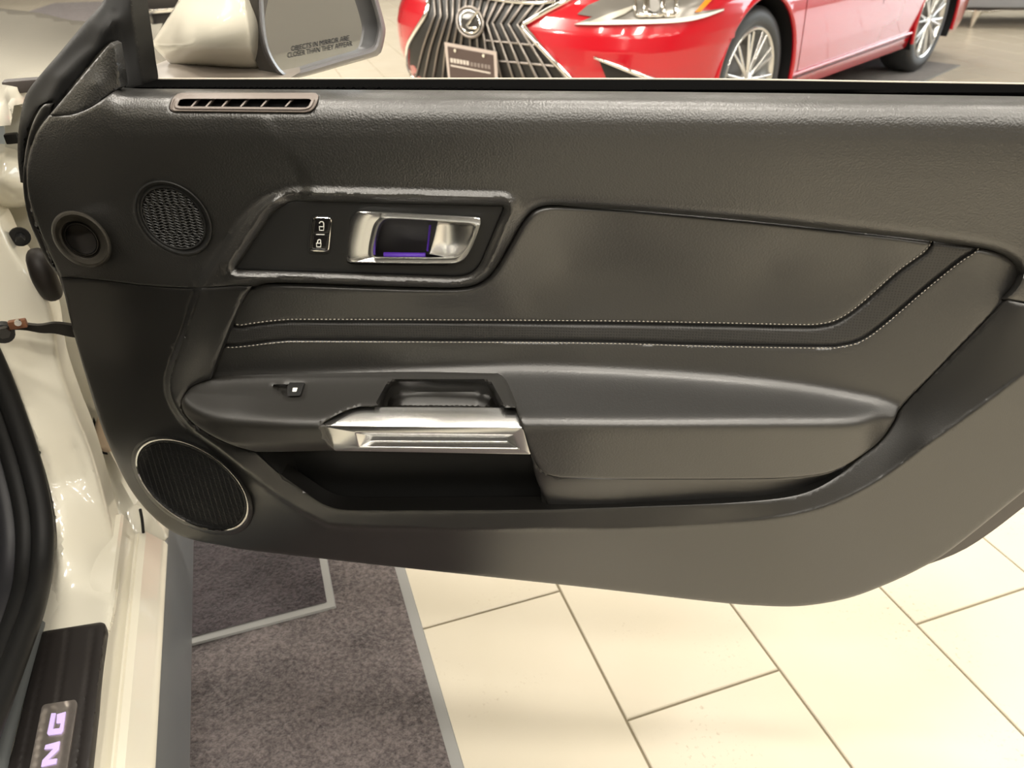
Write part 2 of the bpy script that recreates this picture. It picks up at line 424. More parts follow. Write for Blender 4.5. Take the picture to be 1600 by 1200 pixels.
# ------------------------------------------------------------------ the open door
DYAW = math.radians(-7); DD = .74
DF = Frame((0, DD, 0), DYAW)
door = DF.empty('car_door')
tag(door, 'open white car door with black padded inner panel and silver pull handle', 'car door')
def DM(u, v, n): return DF.hit(np.asarray(u, float), np.asarray(v, float), 1, -np.asarray(n, float))
def D1(u, v, n): return DM(np.array([u]), np.array([v]), np.array([n]))[0]
# shared seams, traced
s_top = cr([(190, 136), (225, 138.5), (400, 139.5), (800, 141.5), (1200, 145.2), (1600, 150.6), (1800, 153.4), (1930, 156.2)], 9.)
s_sail = cr([(77, 180), (95, 181), (118, 178), (145, 166), (170, 149), (190, 136)])
s_left = cr([(77, 180), (60, 203), (48, 233), (43, 262), (45, 300), (55, 340), (75, 390), (95, 433)])
s_seam = cr([(95, 433), (125, 434), (165, 438), (230, 446), (300, 450), (340, 448), (370, 446), (394, 447)])
s_padtop = cr([(394, 447), (412, 441), (450, 440), (560, 444), (680, 448), (725, 447), (752, 439), (772, 421), (795, 383), (815, 348), (833, 327), (858, 319), (900, 320), (1000, 326), (1200, 344), (1400, 366), (1530, 384), (1572, 396), (1592, 410), (1599, 427)])
s_tip = cr([(1599, 427), (1594, 442), (1584, 455), (1573, 466)])
s_rseam = cr([(1573, 466), (1600, 473), (1750, 508), (1930, 548)])
s_padright = cr([(1573, 466), (1540, 500), (1500, 541), (1450, 592), (1420, 622), (1403, 642)])
s_padlow = cr([(1403, 642), (1395, 660), (1375, 688), (1345, 712), (1310, 732), (1270, 742), (1200, 747), (1000, 748), (880, 746)], 5.)
s_padpocket = cr([(880, 746), (858, 742), (845, 733), (834, 715), (826, 695), (815, 662), (803, 630), (790, 598), (778, 586)])
s_swtop = cr([(778, 586), (700, 586), (600, 586), (480, 587), (400, 588), (330, 592)])
s_padleft = cr([(330, 592), (345, 550), (362, 507), (380, 468), (394, 447)])
s_swleft = cr([(330, 592), (306, 601), (291, 614), (284, 629), (288, 645), (302, 661), (330, 680), (365, 696), (400, 706)])
s_pockl = cr([(400, 706), (440, 742), (480, 770), (505, 786), (530, 794), (560, 796)])
s_pockb = cr([(560, 796), (700, 796), (858, 795)])
s_strip = cr([(858, 795), (1000, 790), (1130, 785), (1220, 777), (1270, 764), (1310, 741), (1345, 712)], 4.)
s_bottom = cr([(95, 433), (115, 520), (150, 640), (172, 700), (200, 758), (230, 798), (265, 828), (300, 843), (350, 853), (400, 861), (620, 886), (900, 916), (1100, 939), (1180, 946), (1250, 947), (1320, 936), (1380, 915), (1440, 887), (1490, 856), (1600, 768), (1760, 640), (1930, 548)])
KK = np.array([(310, 450), (288, 515), (268, 568), (261, 600), (268, 632), (296, 670), (345, 707), (400, 750), (450, 786), (500, 815), (540, 825), (700, 827), (950, 826), (1100, 821), (1250, 803), (1350, 765), (1450, 695), (1600, 585), (1950, 330), (1950, 60), (520, 60), (480, 298), (425, 309), (385, 338), (345, 395)])
KK = cr(KK, 10, True)
up_in = tps([(500, 250, .018), (800, 250, .020), (1200, 250, .020), (1600, 250, .018), (1900, 250, .010), (400, 440, .016), (500, 440, .016), (700, 445, .016), (800, 350, .016), (1000, 320, .016), (1300, 350, .016), (1580, 390, .016), (1620, 470, .02), (1900, 530, .005), (430, 330, .014), (350, 430, .014), (500, 150, .018), (1000, 150, .02), (1800, 150, .016)])
up_out = tps([(480, 150, .018), (480, 220, .018), (480, 290, .012), (400, 200, .016), (300, 200, .012), (300, 150, .012), (300, 300, .000), (380, 310, .004), (200, 300, -.006), (270, 340, -.006), (330, 380, -.003), (300, 440, .000), (200, 440, -.008), (127, 375, -.014), (62, 205, -.034), (45, 300, -.038), (95, 430, -.032), (150, 220, -.006), (200, 160, .004), (110, 190, -.016)])
HB = rounded([(366, 421), (437, 313), (789, 322), (742, 433)], [8, 34, 6, 30], 5)
def vtop(u): return np.interp(u, s_top[:, 0], s_top[:, 1])
def n_upper(u, v):
    k = np.maximum(sstep(sdf(u, v, KK), -9, 9), sstep(u, 600, 800))
    n = up_in(u, v)*k+up_out(u, v)*(1-k)
    d = np.clip(v-vtop(np.maximum(u, 190)), 0, None)
    d = d+np.clip(190-u, 0, None)*.5
    n = n+np.interp(d, [0, 3, 8, 16, 28, 45, 70, 100, 130, 170], [-.060, -.044, -.028, -.0165, -.0095, -.0052, -.0024, -.0009, -.0002, 0])
    s = -sdf(u, v, HB)
    n = n+.0045*np.exp(-((s-13)/7.)**2)-.002*np.exp(-((s)/5.)**2)
    n = n-.004*np.exp(-((pdist(u, v, s_padtop, False))/6.)**2)
    return n
def ell(c, e1, e2, n=56, s=1.):
    a = np.arange(n)*2*PI/n
    return np.stack([c[0]+s*(e1[0]*np.cos(a)+e2[0]*np.sin(a)), c[1]+s*(e1[1]*np.cos(a)+e2[1]*np.sin(a))], 1)
TWEET = ((270.5, 340.5), (58.5, 5), (-15, -58)); TUBE = ((127, 374), (43, 4), (-11, -42)); WOOF = ((300, 758), (86.0, 21.), (-20.6, -69.))
slot_out = rounded([(263, 174), (272, 145), (501, 145), (489, 176)], [10, 18, 12, 14], 4)
slot_in = rounded([(277, 166), (282, 155), (487, 155), (481, 168)], 3, 4)
hole_tube = ell(*TUBE, 40, .86)
rim_x = []
for q in (7.5, 10.5, 13.5, 17, 21, 26):
    T_ = np.roll(HB, -1, 0)-np.roll(HB, 1, 0); N_ = np.stack([T_[:, 1], -T_[:, 0]], 1); N_ /= np.linalg.norm(N_, axis=1)[:, None]
    Q_ = HB+N_*q; Q_ = Q_ if (~inside(Q_[:, 0], Q_[:, 1], HB)).all() else HB-N_*q
    rim_x.append(Q_[np.abs(pdist(Q_[:, 0], Q_[:, 1], HB)-q) < .8])
rim_x = np.vstack(rim_x)
rim_x = rim_x[pdist(rim_x[:, 0], rim_x[:, 1], np.vstack([s_seam, s_padtop]), False) > 6]
rim_x = rim_x[(rim_x[:, 1] < np.interp(rim_x[:, 0], np.r_[s_seam, s_padtop[:60]][:, 0], np.r_[s_seam, s_padtop[:60]][:, 1])-4)]
o = relief('upper_panel', join(s_top, lin([(1930, 156.2), (1936, 300), (1934, 450), (1930, 548)], 9), s_rseam[::-1], s_tip[::-1], s_padtop[::-1], s_seam[::-1], s_left[::-1], s_sail), n_upper, DM, m_vinyl, door, 7., [HB, hole_tube, slot_out, ell(*TWEET, 48, .96)], (0, .010, -.006), (.0022, 5), extra=rim_x)
def rows(line, offs, outline, gap=2.):
    T_ = np.gradient(line, axis=0); N_ = np.stack([-T_[:, 1], T_[:, 0]], 1); N_ /= np.linalg.norm(N_, axis=1)[:, None]+1e-9
    Q = np.vstack([line+sg*N_*q for q in offs for sg in (1, -1)])
    return Q[inside(Q[:, 0], Q[:, 1], outline) & (pdist(Q[:, 0], Q[:, 1], outline) > gap)]
# ---- lower door card
lo_in = tps([(394, 446, .014), (330, 500, .016), (300, 560, .021), (275, 600, .026), (290, 650, .03), (330, 595, .018), (300, 672, .034), (400, 706, .045), (400, 748, .045), (520, 795, .055), (540, 825, .057), (700, 797, .059), (700, 826, .061), (860, 795, .060), (950, 826, .061), (1100, 788, .054), (1100, 821, .059), (1250, 775, .045), (1250, 803, .054), (1330, 722, .030), (1350, 765, .047), (1400, 645, .012), (1450, 695, .042), (1500, 530, .008), (1600, 585, .038), (1573, 465, .012), (1600, 475, .02), (1900, 540, .02)])
lo_out = tps([(310, 452, .002), (200, 450, -.010), (95, 434, -.032), (115, 520, -.032), (200, 560, -.010), (250, 590, .000), (150, 640, -.030), (260, 680, .004), (200, 755, -.022), (300, 757, .008), (380, 740, .032), (265, 828, -.014), (400, 862, .000), (400, 800, .022), (500, 822, .045), (620, 886, .012), (620, 850, .040), (700, 832, .058), (900, 915, .022), (900, 850, .052), (950, 830, .060), (1180, 947, .028), (1100, 840, .054), (1250, 947, .028), (1250, 815, .053), (1440, 885, .022), (1350, 775, .046), (1450, 705, .041), (1490, 853, .018), (1600, 765, .016), (1600, 600, .037), (1900, 550, .01)])
def n_lower(u, v):
    k = sstep(sdf(u, v, KK), -5, 5)
    return lo_in(u, v)*k+lo_out(u, v)*(1-k)
hole_woof = ell(*WOOF, 64, .97)
kx = cr([(310, 452), (288, 515), (268, 568), (261, 600), (268, 632), (296, 670), (345, 707), (400, 750), (450, 786), (500, 815), (540, 824), (700, 826), (950, 825), (1100, 820), (1250, 802), (1350, 764), (1450, 694), (1600, 584)], 6)
lo_outline = join(s_seam, s_padleft[::-1], s_swleft, s_pockl, s_pockb, s_strip, s_padlow[:0:-1][len(s_padlow)-1-int(np.argmin(np.linalg.norm(s_padlow-np.array([1345, 712]), axis=1))):] if False else s_padlow[:int(np.argmin(np.linalg.norm(s_padlow-np.array([1345, 712]), axis=1)))+1][::-1], s_padright[::-1], s_rseam, s_bottom[::-1])
ex = rows(kx, (.6, 2.6, 4.6, 7), lo_outline, 3.)
o = relief('lower_panel', lo_outline, n_lower, DM, m_plastic, door, 7., [hole_woof], (0, .022, 0), (.0022, 5), extra=ex)
# ---- padded insert with the armrest
pad_up = tps([(858, 322, .010), (835, 335, .012), (800, 385, .013), (770, 430, .012), (845, 390, .002), (880, 400, -.008), (950, 400, -.013), (1000, 340, -.004), (1000, 420, -.014), (1200, 420, -.012), (1200, 350, -.003), (1350, 420, -.006), (1400, 370, .002), (1480, 410, .002), (1540, 390, .006), (1595, 425, .004), (1540, 480, .010), (1480, 540, .008), (400, 448, .006), (560, 448, .008), (700, 452, .010), (390, 480, .006), (700, 480, .004), (830, 470, -.004), (362, 507, .004), (700, 505, .002), (900, 503, -.004), (1280, 505, -.002), (350, 545, .006), (700, 540, .004), (900, 545, .003), (1300, 545, .004), (1420, 600, .010), (340, 575, .007), (780, 575, .008), (1200, 585, .008)])
uA = [280, 330, 780, 1000, 1200, 1330, 1405, 1500]; vA_ = [606, 590, 577, 584, 600, 619, 640, 700]
uB = [280, 300, 340, 420, 500, 800, 1000, 1200, 1330, 1400, 1500]; vB_ = [628, 642, 655, 661, 663, 661, 662, 661, 660, 651, 710]
cA = cr(list(zip(uA, vA_)), 6); cB = cr(list(zip(uB, vB_)), 6)
def fA(u): return np.interp(u, cA[:, 0], cA[:, 1])
def fB(u): return np.maximum(np.interp(u, cB[:, 0], cB[:, 1]), fA(u)+4)
def arm(u, v):
    a, b = fA(u), fB(u); out = 0
    for off, w in zip(np.linspace(-20, 20, 11), np.exp(-np.linspace(-1.7, 1.7, 11)**2)):
        x = v+off
        out = out+w*np.where(x < a, 0, np.where(x < b, (x-a)*.00098, (b-a)*.00098-.00007*(x-b)))
    return out/np.exp(-np.linspace(-1.7, 1.7, 11)**2).sum()
st1 = cr([(362, 505), (375, 508), (395, 505), (440, 500), (500, 499), (900, 501), (1100, 504), (1240, 507), (1280, 506), (1310, 498), (1345, 474), (1400, 425), (1440, 396), (1452, 384), (1456, 374)], 6)
st2 = cr([(347, 542), (362, 543), (385, 541), (440, 535), (500, 534), (900, 536), (1100, 541), (1280, 544), (1315, 542), (1345, 534), (1380, 510), (1450, 450), (1500, 410), (1522, 396), (1530, 387)], 6)
s_edge = np.vstack([s_padtop, s_tip])
def n_pad(u, v):
    n = pad_up(u, np.minimum(v, fA(u)+5))+arm(u, v)
    g1 = pdist(u, v, st1+[0, 4], False); g2 = pdist(u, v, st2+[-1, -4], False)
    n = n-.0022*np.exp(-(g1/3.2)**2)-.0022*np.exp(-(g2/3.2)**2)
    s1 = sdf(u, v, np.vstack([st1, st2[::-1]]))
    x = np.clip(1-pdist(u, v, s_edge, False)/12., 0, 1)
    return n-.0012*sstep(s1, -2, 6)-.014*(1-np.sqrt(np.clip(1-x*x, 0, 1)))
outline_pad = join(s_padtop, s_tip, s_padright, s_padlow, s_padpocket, s_swtop, s_padleft)
i1 = int(np.argmin(np.linalg.norm(s_padtop-st1[-1], axis=1))); i2 = int(np.argmin(np.linalg.norm(s_padtop-st2[-1], axis=1)))
j1 = int(np.argmin(np.linalg.norm(s_padleft-st1[0], axis=1))); j2 = int(np.argmin(np.linalg.norm(s_padleft-st2[0], axis=1)))
g1 = st1+[0, 4.]; g2 = st2+[-1, -4.]
PO = [join(s_padtop[:i1+1], g1[::-1][2:-1], s_padleft[j1:]), join(g1[1:-2], s_padtop[i1:i2+1], g2[::-1][1:-1], s_padleft[j2:j1]), join(g2[1:-1], s_padtop[i2:], s_tip, s_padright, s_padlow, s_padpocket, s_swtop, s_padleft[:j2])]
fine = cr(s_edge, 4)
relief('padded_insert', join(s_padtop[:i1+1], g1[::-1][2:-1], s_padleft[j1:]), n_pad, DM, m_leather, door, 7., (), (0, .012, 0), (.0016, 5), extra=np.vstack([rows(fine, (1.5, 3, 5, 7, 9, 12), PO[0], 1.), rows(g1, (3, 5, 8), PO[0])]), label='smooth black leather upper insert')
relief('perforated_band', join(g1[1:-2], s_padtop[i1:i2+1], g2[::-1][1:-1], s_padleft[j2:j1]), n_pad, DM, m_perf, door, 6., (), (0, .012, 0), (.0012, 4), extra=np.vstack([rows(fine, (1.5, 3, 5, 7, 9, 12), PO[1], 1.), rows(g1, (3, 5, 8), PO[1]), rows(g2, (3, 5, 8), PO[1])]), label='perforated leather band between stitch lines')
relief('armrest_pad', join(g2[1:-1], s_padtop[i2:], s_tip, s_padright, s_padlow, s_padpocket, s_swtop, s_padleft[:j2]), n_pad, DM, m_leather, door, 6., (), (0, .014, 0), (.0013, 4), extra=np.vstack([rows(fine, (1.5, 3, 5, 7, 9, 12), PO[2], 1.), rows(g2, (3, 5, 8), PO[2])]), label='black leather armrest and lower insert')
def stitches(path, name):
    P = cr(path, 6.6); V = []; F = []
    for a, b in zip(P[:-1], P[1:]):
        d = (b-a); m_ = a+d*.5; L = np.linalg.norm(d); d /= L; nn = np.array([-d[1], d[0]])
        nz = float(n_pad(np.array([m_[0]]), np.array([m_[1]]))[0])+.0006
        q = len(V)
        for su, sv, dz in ((-.42, 0, -.0006), (0, -1.0, 0), (.42, 0, -.0006), (0, 1.0, 0), (-.15, 0, .0009), (.15, 0, .0009)):
            p = m_+d*su*L+nn*sv; V.append(D1(p[0], p[1], nz+dz))
        F += [(q, q+4, q+1), (q+1, q+4, q+5), (q+1, q+5, q+2), (q+2, q+5, q+3), (q+3, q+5, q+4), (q+3, q+4, q)]
    F = [f[::-1] for f in F]
    tag(mesh(name, V, F, m_thread, door, 180, label='row of cream stitching'), kind='stuff')
stitches(st1[1:], 'stitching'); stitches(st2[1:], 'stitching')
# ---- lower strip under the armrest pad
kpl = int(np.argmin(np.linalg.norm(s_padlow-np.array([1345, 712]), axis=1))); kpp = int(np.argmin(np.linalg.norm(s_padpocket-np.array([829, 706]), axis=1)))
strip_f = tps([(830, 712, .064), (845, 740, .066), (1000, 750, .066), (1200, 748, .052), (1300, 735, .034), (1345, 712, .022), (858, 795, .046), (1000, 790, .044), (1130, 785, .038), (1270, 762, .026)])
relief('armrest_lower_trim', join(s_padlow[kpl:], s_padpocket[:kpp+1], cr([s_padpocket[kpp], (836, 742), (848, 772), (858, 795)]), s_strip), strip_f, DM, m_plastic, door, 6., (), (0, .02, 0), (.0018, 5))
# ---- switch panel on the armrest
s_alutop = cr([(806, 637), (700, 636), (600, 635.5), (558, 636), (530, 646), (510, 657), (501, 665)])
s_alulft = cr([(501, 665), (505, 680), (512, 692), (523, 704)])
cup = rounded([(588, 640), (607, 594), (768, 595), (785, 640)], [2, 22, 22, 2], 5)
def n_switch(u, v):
    n = .0115+arm(u, v)
    ci = sdf(u, v, cup)
    lip = cr([(607, 640), (612, 620), (626, 614), (690, 613), (745, 614), (765, 620), (772, 640)], 5)
    vf = np.interp(u, lip[:, 0], lip[:, 1], left=640, right=640) if False else np.interp(u, [590, 604, 612, 626, 690, 745, 765, 774, 784], [641, 636, 621, 614.5, 613, 614, 620, 636, 641])
    rec = .010+.0005*np.clip(v-594, 0, 6)+np.clip(v-vf, 0, None)*.00075+.0035*np.exp(-((v-vf)/3.)**2)*0
    k = sstep(ci, -2, 3)
    n = n*(1-k)+np.minimum(rec, n)*k
    sk = rounded([(444, 600), (478, 600), (472, 622), (446, 622)], 3, 3); n = n-.0015*sstep(sdf(u, v, sk), -2, 1)
    tri = lin([(418, 601), (456, 601), (448, 619)], 3, True); n = n-.007*sstep(sdf(u, v, tri), 0, 3)
    low = np.clip((v-690)/16., 0, 1); n = n-.010*low*low
    return n
sw_out = join(s_swtop[::-1][0:], s_padpocket[::-1][:int(np.argmin(np.linalg.norm(s_padpocket[::-1]-np.array([806, 638]), axis=1)))+1], s_alutop, s_alulft, cr([(523, 704), (480, 705), (430, 706), (400, 706)]), s_swleft[::-1])
relief('switch_panel', sw_out, n_switch, DM, m_soft, door, 4.5, (), (0, .014, 0), (.0016, 5))
def flat(name, pts, n, m, thick=.002, parent=door, label=None, r=None):
    f = n if callable(n) else (lambda u, v: np.zeros(np.shape(u))+n)
    return relief(name, pts, f, DM, m, parent, 10, (), (0, thick, 0), r, 30, label)
key = flat('window_switch', rounded([(449, 602), (474, 602), (469, 618), (449, 619)], 2.5, 3), lambda u, v: n_switch(u*0+460, v*0+610)+.0035+(v-610)*.0009, m_bezel, .006, label='black window switch key')
flat('window_icon', rounded([(457.5, 606), (465, 606), (463, 612), (456.5, 612)], 1.2, 1.5), lambda u, v: n_switch(u*0+460, v*0+610)+.0042+(v-610)*.0009, m_icon, .0004, key)
# ---- aluminium pull
def edged(name, pts, faces, m, parent, bev, label=None, seg=3):
    o = mesh(name, [D1(*p) for p in pts], faces, m, parent, 30, True, label)
    bm = bmesh.new(); bm.from_mesh(o.data); bmesh.ops.recalc_face_normals(bm, faces=bm.faces)
    bmesh.ops.bevel(bm, geom=bm.edges[:], offset=bev, segments=seg, affect='EDGES', profile=.5, clamp_overlap=True)
    bm.to_mesh(o.data); bm.free(); o.data.polygons.foreach_set('use_smooth', [True]*len(o.data.polygons)); o.data.set_sharp_from_angle(angle=math.radians(30)); return o
AP = [(806, 636.5, .057), (560, 635.5, .057), (530, 646, .065), (501, 665, .080),            # 0-3 upper edge, right to left
      (817.5, 668.5, .084), (512, 692, .0805), (524, 704.5, .079), (829.5, 710, .079),        # 4-7
      (555, 675.5, .0835), (802, 678.5, .0835), (812, 701.5, .0805), (561, 698.5, .0805),     # 8-11 slot mouth
      (582, 681, .071), (792, 683, .071), (794, 689.5, .070), (578, 688.5, .070),             # 12-15 slot floor
      (806, 636.5, .040), (560, 635.5, .040), (530, 646, .045), (501, 665, .060), (512, 692, .060), (524, 704.5, .060), (829.5, 710, .060)]
AF = [(0, 1, 2, 3, 4), (3, 8, 9, 4), (4, 9, 10, 7), (7, 10, 11, 6), (6, 11, 5), (5, 11, 8, 3), (8, 12, 13, 9), (9, 13, 14, 10), (10, 14, 15, 11), (11, 15, 12, 8), (12, 15, 14, 13),
      (1, 0, 16, 17), (2, 1, 17, 18), (3, 2, 18, 19), (5, 3, 19, 20), (6, 5, 20, 21), (7, 6, 21, 22), (4, 7, 22), (0, 4, 22, 16)]
edged('pull_handle', AP, AF, m_satin, door, .0011, 'satin aluminium armrest pull with slot')
# ---- map pocket under the armrest
pk_front = join(lin([(400, 704), (523, 703), (829, 708)], 10), cr([(829, 708), (836, 742), (848, 772), (860, 797)], 10), s_pockb[::-1], s_pockl[::-1])
pkn = np.interp(pk_front[:, 1], [700, 710, 796], [.045, .05, .050])
cpk = pk_front.mean(0)
L0 = DM(pk_front[:, 0], pk_front[:, 1], pkn)
def shrink(P, k): return P.mean(0)+(P-P.mean(0))*k
L1 = L0.copy(); L1[:, 1] = -.012; L1 = np.stack([L0[:, 0], np.full(len(L0), -.004), L0[:, 2]], 1)
zmin = L0[:, 2].min(); L1[:, 2] = np.where(L0[:, 2] < zmin+.05, L0[:, 2]-.05, L0[:, 2]); L1[:, 0] += .0
Lm = L0.copy(); Lm[:, 1] += .006; Lm[:, 2] = np.where(L0[:, 2] < zmin+.05, L0[:, 2]-.03, L0[:, 2])
loft('map_pocket', [L0, Lm, L1], m_bezel, door, True, False, True, flip=True, label='dark map pocket below the armrest')
sweep('pocket_rib', [D1(662, 786, .012), D1(690, 780, .008), D1(740, 784, .006), D1(800, 788, .008)], .0015, m_plastic, door)
# ---- door handle area
def n_bez(u, v): return up_in(u, v)-.006
relief('handle_surround', HB, n_bez, DM, m_bezel, door, 9., [rounded([(541, 412), (549, 331), (753, 342), (718, 414)], [10, 18, 8, 26], 5)], (0, .02, 0), (.0012, 4))
hb_out = cr([(540, 401), (541.5, 376), (547, 346), (553, 334), (565, 330), (657, 334), (742, 339), (752, 345), (749, 358), (740, 383), (729, 402), (717, 410), (700, 412.5), (620, 412), (552, 410.5), (543, 408)], 3.5, True)
hb_in = cr([(585, 396), (588, 375), (593, 356), (600, 346), (612, 342), (660, 344), (720, 348), (741, 351), (743, 357), (738, 371), (728, 390), (718, 399), (700, 402), (640, 401.5), (594, 401)], 3.5, True)
def resample(P, n, th0=None):
    c = P.mean(0); a = np.arctan2(P[:, 1]-c[1], P[:, 0]-c[0]); i = int(np.argmin(np.abs(a)))
    P = np.roll(P, -i, 0); Q = np.vstack([P, P[:1]]); L = np.r_[0, np.cumsum(np.linalg.norm(np.diff(Q, axis=0), axis=1))]
    s = np.linspace(0, L[-1], n+1)[:-1]
    return np.stack([np.interp(s, L, Q[:, k]) for k in (0, 1)], 1)
ro, ri = resample(hb_out, 110), resample(hb_in, 110)
def mixl(t, off): q = ro*(1-t)+ri*t; return DM(q[:, 0], q[:, 1], np.full(len(q), off))
loft('handle_bezel', [mixl(0, .004), mixl(0, .015), mixl(.04, .019), mixl(.18, .020), mixl(.55, .0175), mixl(.78, .0165), mixl(.88, .021), mixl(.95, .021), mixl(1.03, .016), mixl(1.06, -.030)], m_satin, door, sharp=40, label='satin silver door handle bezel')
cav = ri.copy()
m_cav = mat('cavity plastic', (.020, .018, .020), .4)
hc = loft('handle_cavity', [DM(ri[:, 0], ri[:, 1], np.full(110, .012)), DM(ri[:, 0], ri[:, 1], np.full(110, -.034))], m_cav, door, cap1=True)
m_led = mat('violet light strip', (.1, .03, .4), .4, emit=(.22, .05, 1.), estr=.06)
q0, q1 = D1(600, 398, -.010), D1(665, 399, -.012)
sweep('ambient_light_strip', [q0, (q0+q1)/2, q1], .0030, m_led, door, label='violet ambient light strip in handle cavity')
q0, q1 = D1(672, 352, -.014), D1(668, 392, -.014)
sweep('ambient_light_strip', [q0, (q0+q1)/2, q1], .0012, m_led, door, label='violet ambient light strip in handle cavity')
lever = join(lin([(684, 346.5), (741, 350)], 5), cr([(741, 350), (744, 357), (738, 373), (728, 391), (717, 400), (700, 403)], 4), lin([(700, 403), (671, 397)], 4), lin([(671, 397), (678, 372), (684, 346.5)], 4)[:-1])
def n_lev(u, v):
    t = np.clip((u-671)/70., 0, 1); return .012-.010*np.sin(t*PI)**1.0*.9+.003*t
relief('handle_lever', lever, n_lev, DM, m_satin, door, 4., (), (0, .004, 0), (.0012, 3), label='concave silver door release lever')
# lock switches
lk_o = rounded([(480, 396), (486, 336), (521, 337), (516, 397)], 7, 3); lk_i = rounded([(486, 390), (491, 341), (517, 342), (512, 391)], 5, 3)
nb = float(n_bez(np.array([500.]), np.array([365.]))[0])
ra, rb = resample(lk_o, 60), resample(lk_i, 60)
def lk(t, off): q = ra*(1-t)+rb*t; return DM(q[:, 0], q[:, 1], np.full(len(q), nb+off))
loft('lock_switch_surround', [lk(0, -.001), lk(.1, .0012), lk(.5, .0012), lk(.6, .0005)], m_bezel, door)
loft('lock_switch_bezel', [lk(.55, 0), lk(.6, .003), lk(.85, .0035), lk(1., .002), lk(1.0, -.002)], m_chrome, door, label='thin chrome ring around the lock buttons')
for nm, pts, cy, cx in (('unlock_button', [(488.5, 365), (491, 341.5), (517, 342), (514.8, 365.5)], 353, 503), ('lock_button', [(486.2, 390), (488.5, 367), (514.8, 367.5), (512, 391)], 379, 498.5)):
    b = flat(nm, rounded(pts, 3, 3), nb+.0016, m_gloss, .004, r=(.0008, 3))
    ic = [D1(cx+x, cy+y, nb+.0019) for x, y in ((-4, 1), (3.2, 1.2), (2.6, 7), (-3.6, 6.8))]
    sweep('padlock_body', ic, .0006, m_icon, b, True, 5)
    if nm == 'unlock_button': sh = [(-4, -4), (-2.5, -6.4), (1, -6.6), (2.8, -4), (2.8, 1)]
    else: sh = [(-2.2, 1), (-1.6, -3.6), (1, -4.6), (2.6, -3.4), (2.0, 1)]
    sweep('padlock_shackle', cr([D1(cx+x, cy+y, nb+.0019) for x, y in sh], .0012), .0006, m_icon, b, False, 5)
bar = sweep('divider_line', [D1(494, 366.4, nb+.0022), D1(507, 366.6, nb+.0022)], .0005, m_icon, door)
# ---- tweeter, round vent and woofer
def eloop(E, s, off, field, n=56):
    p = ell(*E, n, s); return DM(p[:, 0], p[:, 1], field(p[:, 0], p[:, 1])+off)
loft('tweeter_ring', [eloop(TWEET, 1.02, -.002, n_upper), eloop(TWEET, 1.0, .0022, n_upper), eloop(TWEET, .965, .003, n_upper), eloop(TWEET, .93, .0005, n_upper), eloop(TWEET, .88, -.001, n_upper), eloop(TWEET, .84, .0016, n_upper), eloop(TWEET, .81, .0012, n_upper), eloop(TWEET, .79, -.003, n_upper), eloop(TWEET, .79, -.012, n_upper)], m_bezel, door, cap1=True, label='black tweeter surround')
def grille(name, E, s, field, lines, m, wav=0., label=None, off=0., rad=.0007, k=5):
    V = []; F = []
    (c, e1, e2) = E; A = np.array([[e1[0], e2[0]], [e1[1], e2[1]]])*s
    for (kind, q) in lines:
        h = math.sqrt(max(0, 1-q*q))
        if h < .08: continue
        t = np.linspace(-h, h, max(6, int(44*h)))
        w = wav*np.sin(t*26+(PI if int(round(q*20)) % 2 else 0)) if wav else 0*t
        X = np.stack([t, q+w], 0) if kind == 'h' else np.stack([q+w, t], 0)
        p = (A@X).T+np.array(c)
        P, N, B = frames(DM(p[:, 0], p[:, 1], field(p[:, 0], p[:, 1])+off))
        b = len(V)
        for i in range(len(P)):
            for a in range(4):
                V.append(P[i]+rad*(math.cos(a*PI/2)*N[i]+math.sin(a*PI/2)*B[i]))
        F += [(b+4*i+a, b+4*i+(a+1) % 4, b+4*(i+1)+(a+1) % 4, b+4*(i+1)+a) for i in range(len(P)-1) for a in range(4)]
    return tag(mesh(name, V, F, m, door, 60, label=label), kind='stuff')
grille('tweeter_grille', TWEET, .80, n_upper, [('h', q) for q in np.arange(-.95, .96, .095)]+[('v', q) for q in np.arange(-.95, .96, .19)], m_bezel, .022, 'black wavy tweeter mesh', -.001, .0009)
nt_ = lambda u, v: up_out(u, v)
loft('round_vent', [eloop(TUBE, 1.0, -.004, nt_), eloop(TUBE, 1.06, .004, nt_), eloop(TUBE, 1.06, .014, nt_), eloop(TUBE, 1.0, .020, nt_), eloop(TUBE, .92, .021, nt_), eloop(TUBE, .80, .012, nt_), eloop(TUBE, .70, .008, nt_), eloop(TUBE, .68, -.002, nt_), eloop(TUBE, .62, -.003, nt_), eloop(TUBE, .60, .001, nt_), eloop(TUBE, .57, .001, nt_), eloop(TUBE, .55, -.05, nt_)], m_ring, door, cap1=False, label='round dark vent duct opening')
loft('duct_inside', [eloop(TUBE, .56, -.010, nt_), eloop(TUBE, .50, -.06, nt_)], m_deep, door, cap1=True)
wn = lambda u, v: n_lower(np.clip(u, 0, 1600), v)
lo_w = tps([(211, 740, -.013), (389, 775, .031), (280, 690, .010), (340, 828, .006), (245, 800, -.004), (300, 757, .011)])
wn = lambda u, v: lo_w(u, v)
loft('woofer_surround', [eloop(WOOF, 1.10, -.012, wn, 72), eloop(WOOF, 1.07, -.001, wn, 72), eloop(WOOF, 1.03, .003, wn, 72), eloop(WOOF, .99, .003, wn, 72), eloop(WOOF, .99, -.006, wn, 72)], m_plastic, door)
loft('woofer_ring', [eloop(WOOF, 1.015, .000, wn, 80), eloop(WOOF, 1.012, .006, wn, 80), eloop(WOOF, .995, .0085, wn, 80), eloop(WOOF, .972, .0075, wn, 80), eloop(WOOF, .948, .0035, wn, 80), eloop(WOOF, .942, -.004, wn, 80)], m_chrome, door, label='polished chrome woofer ring')
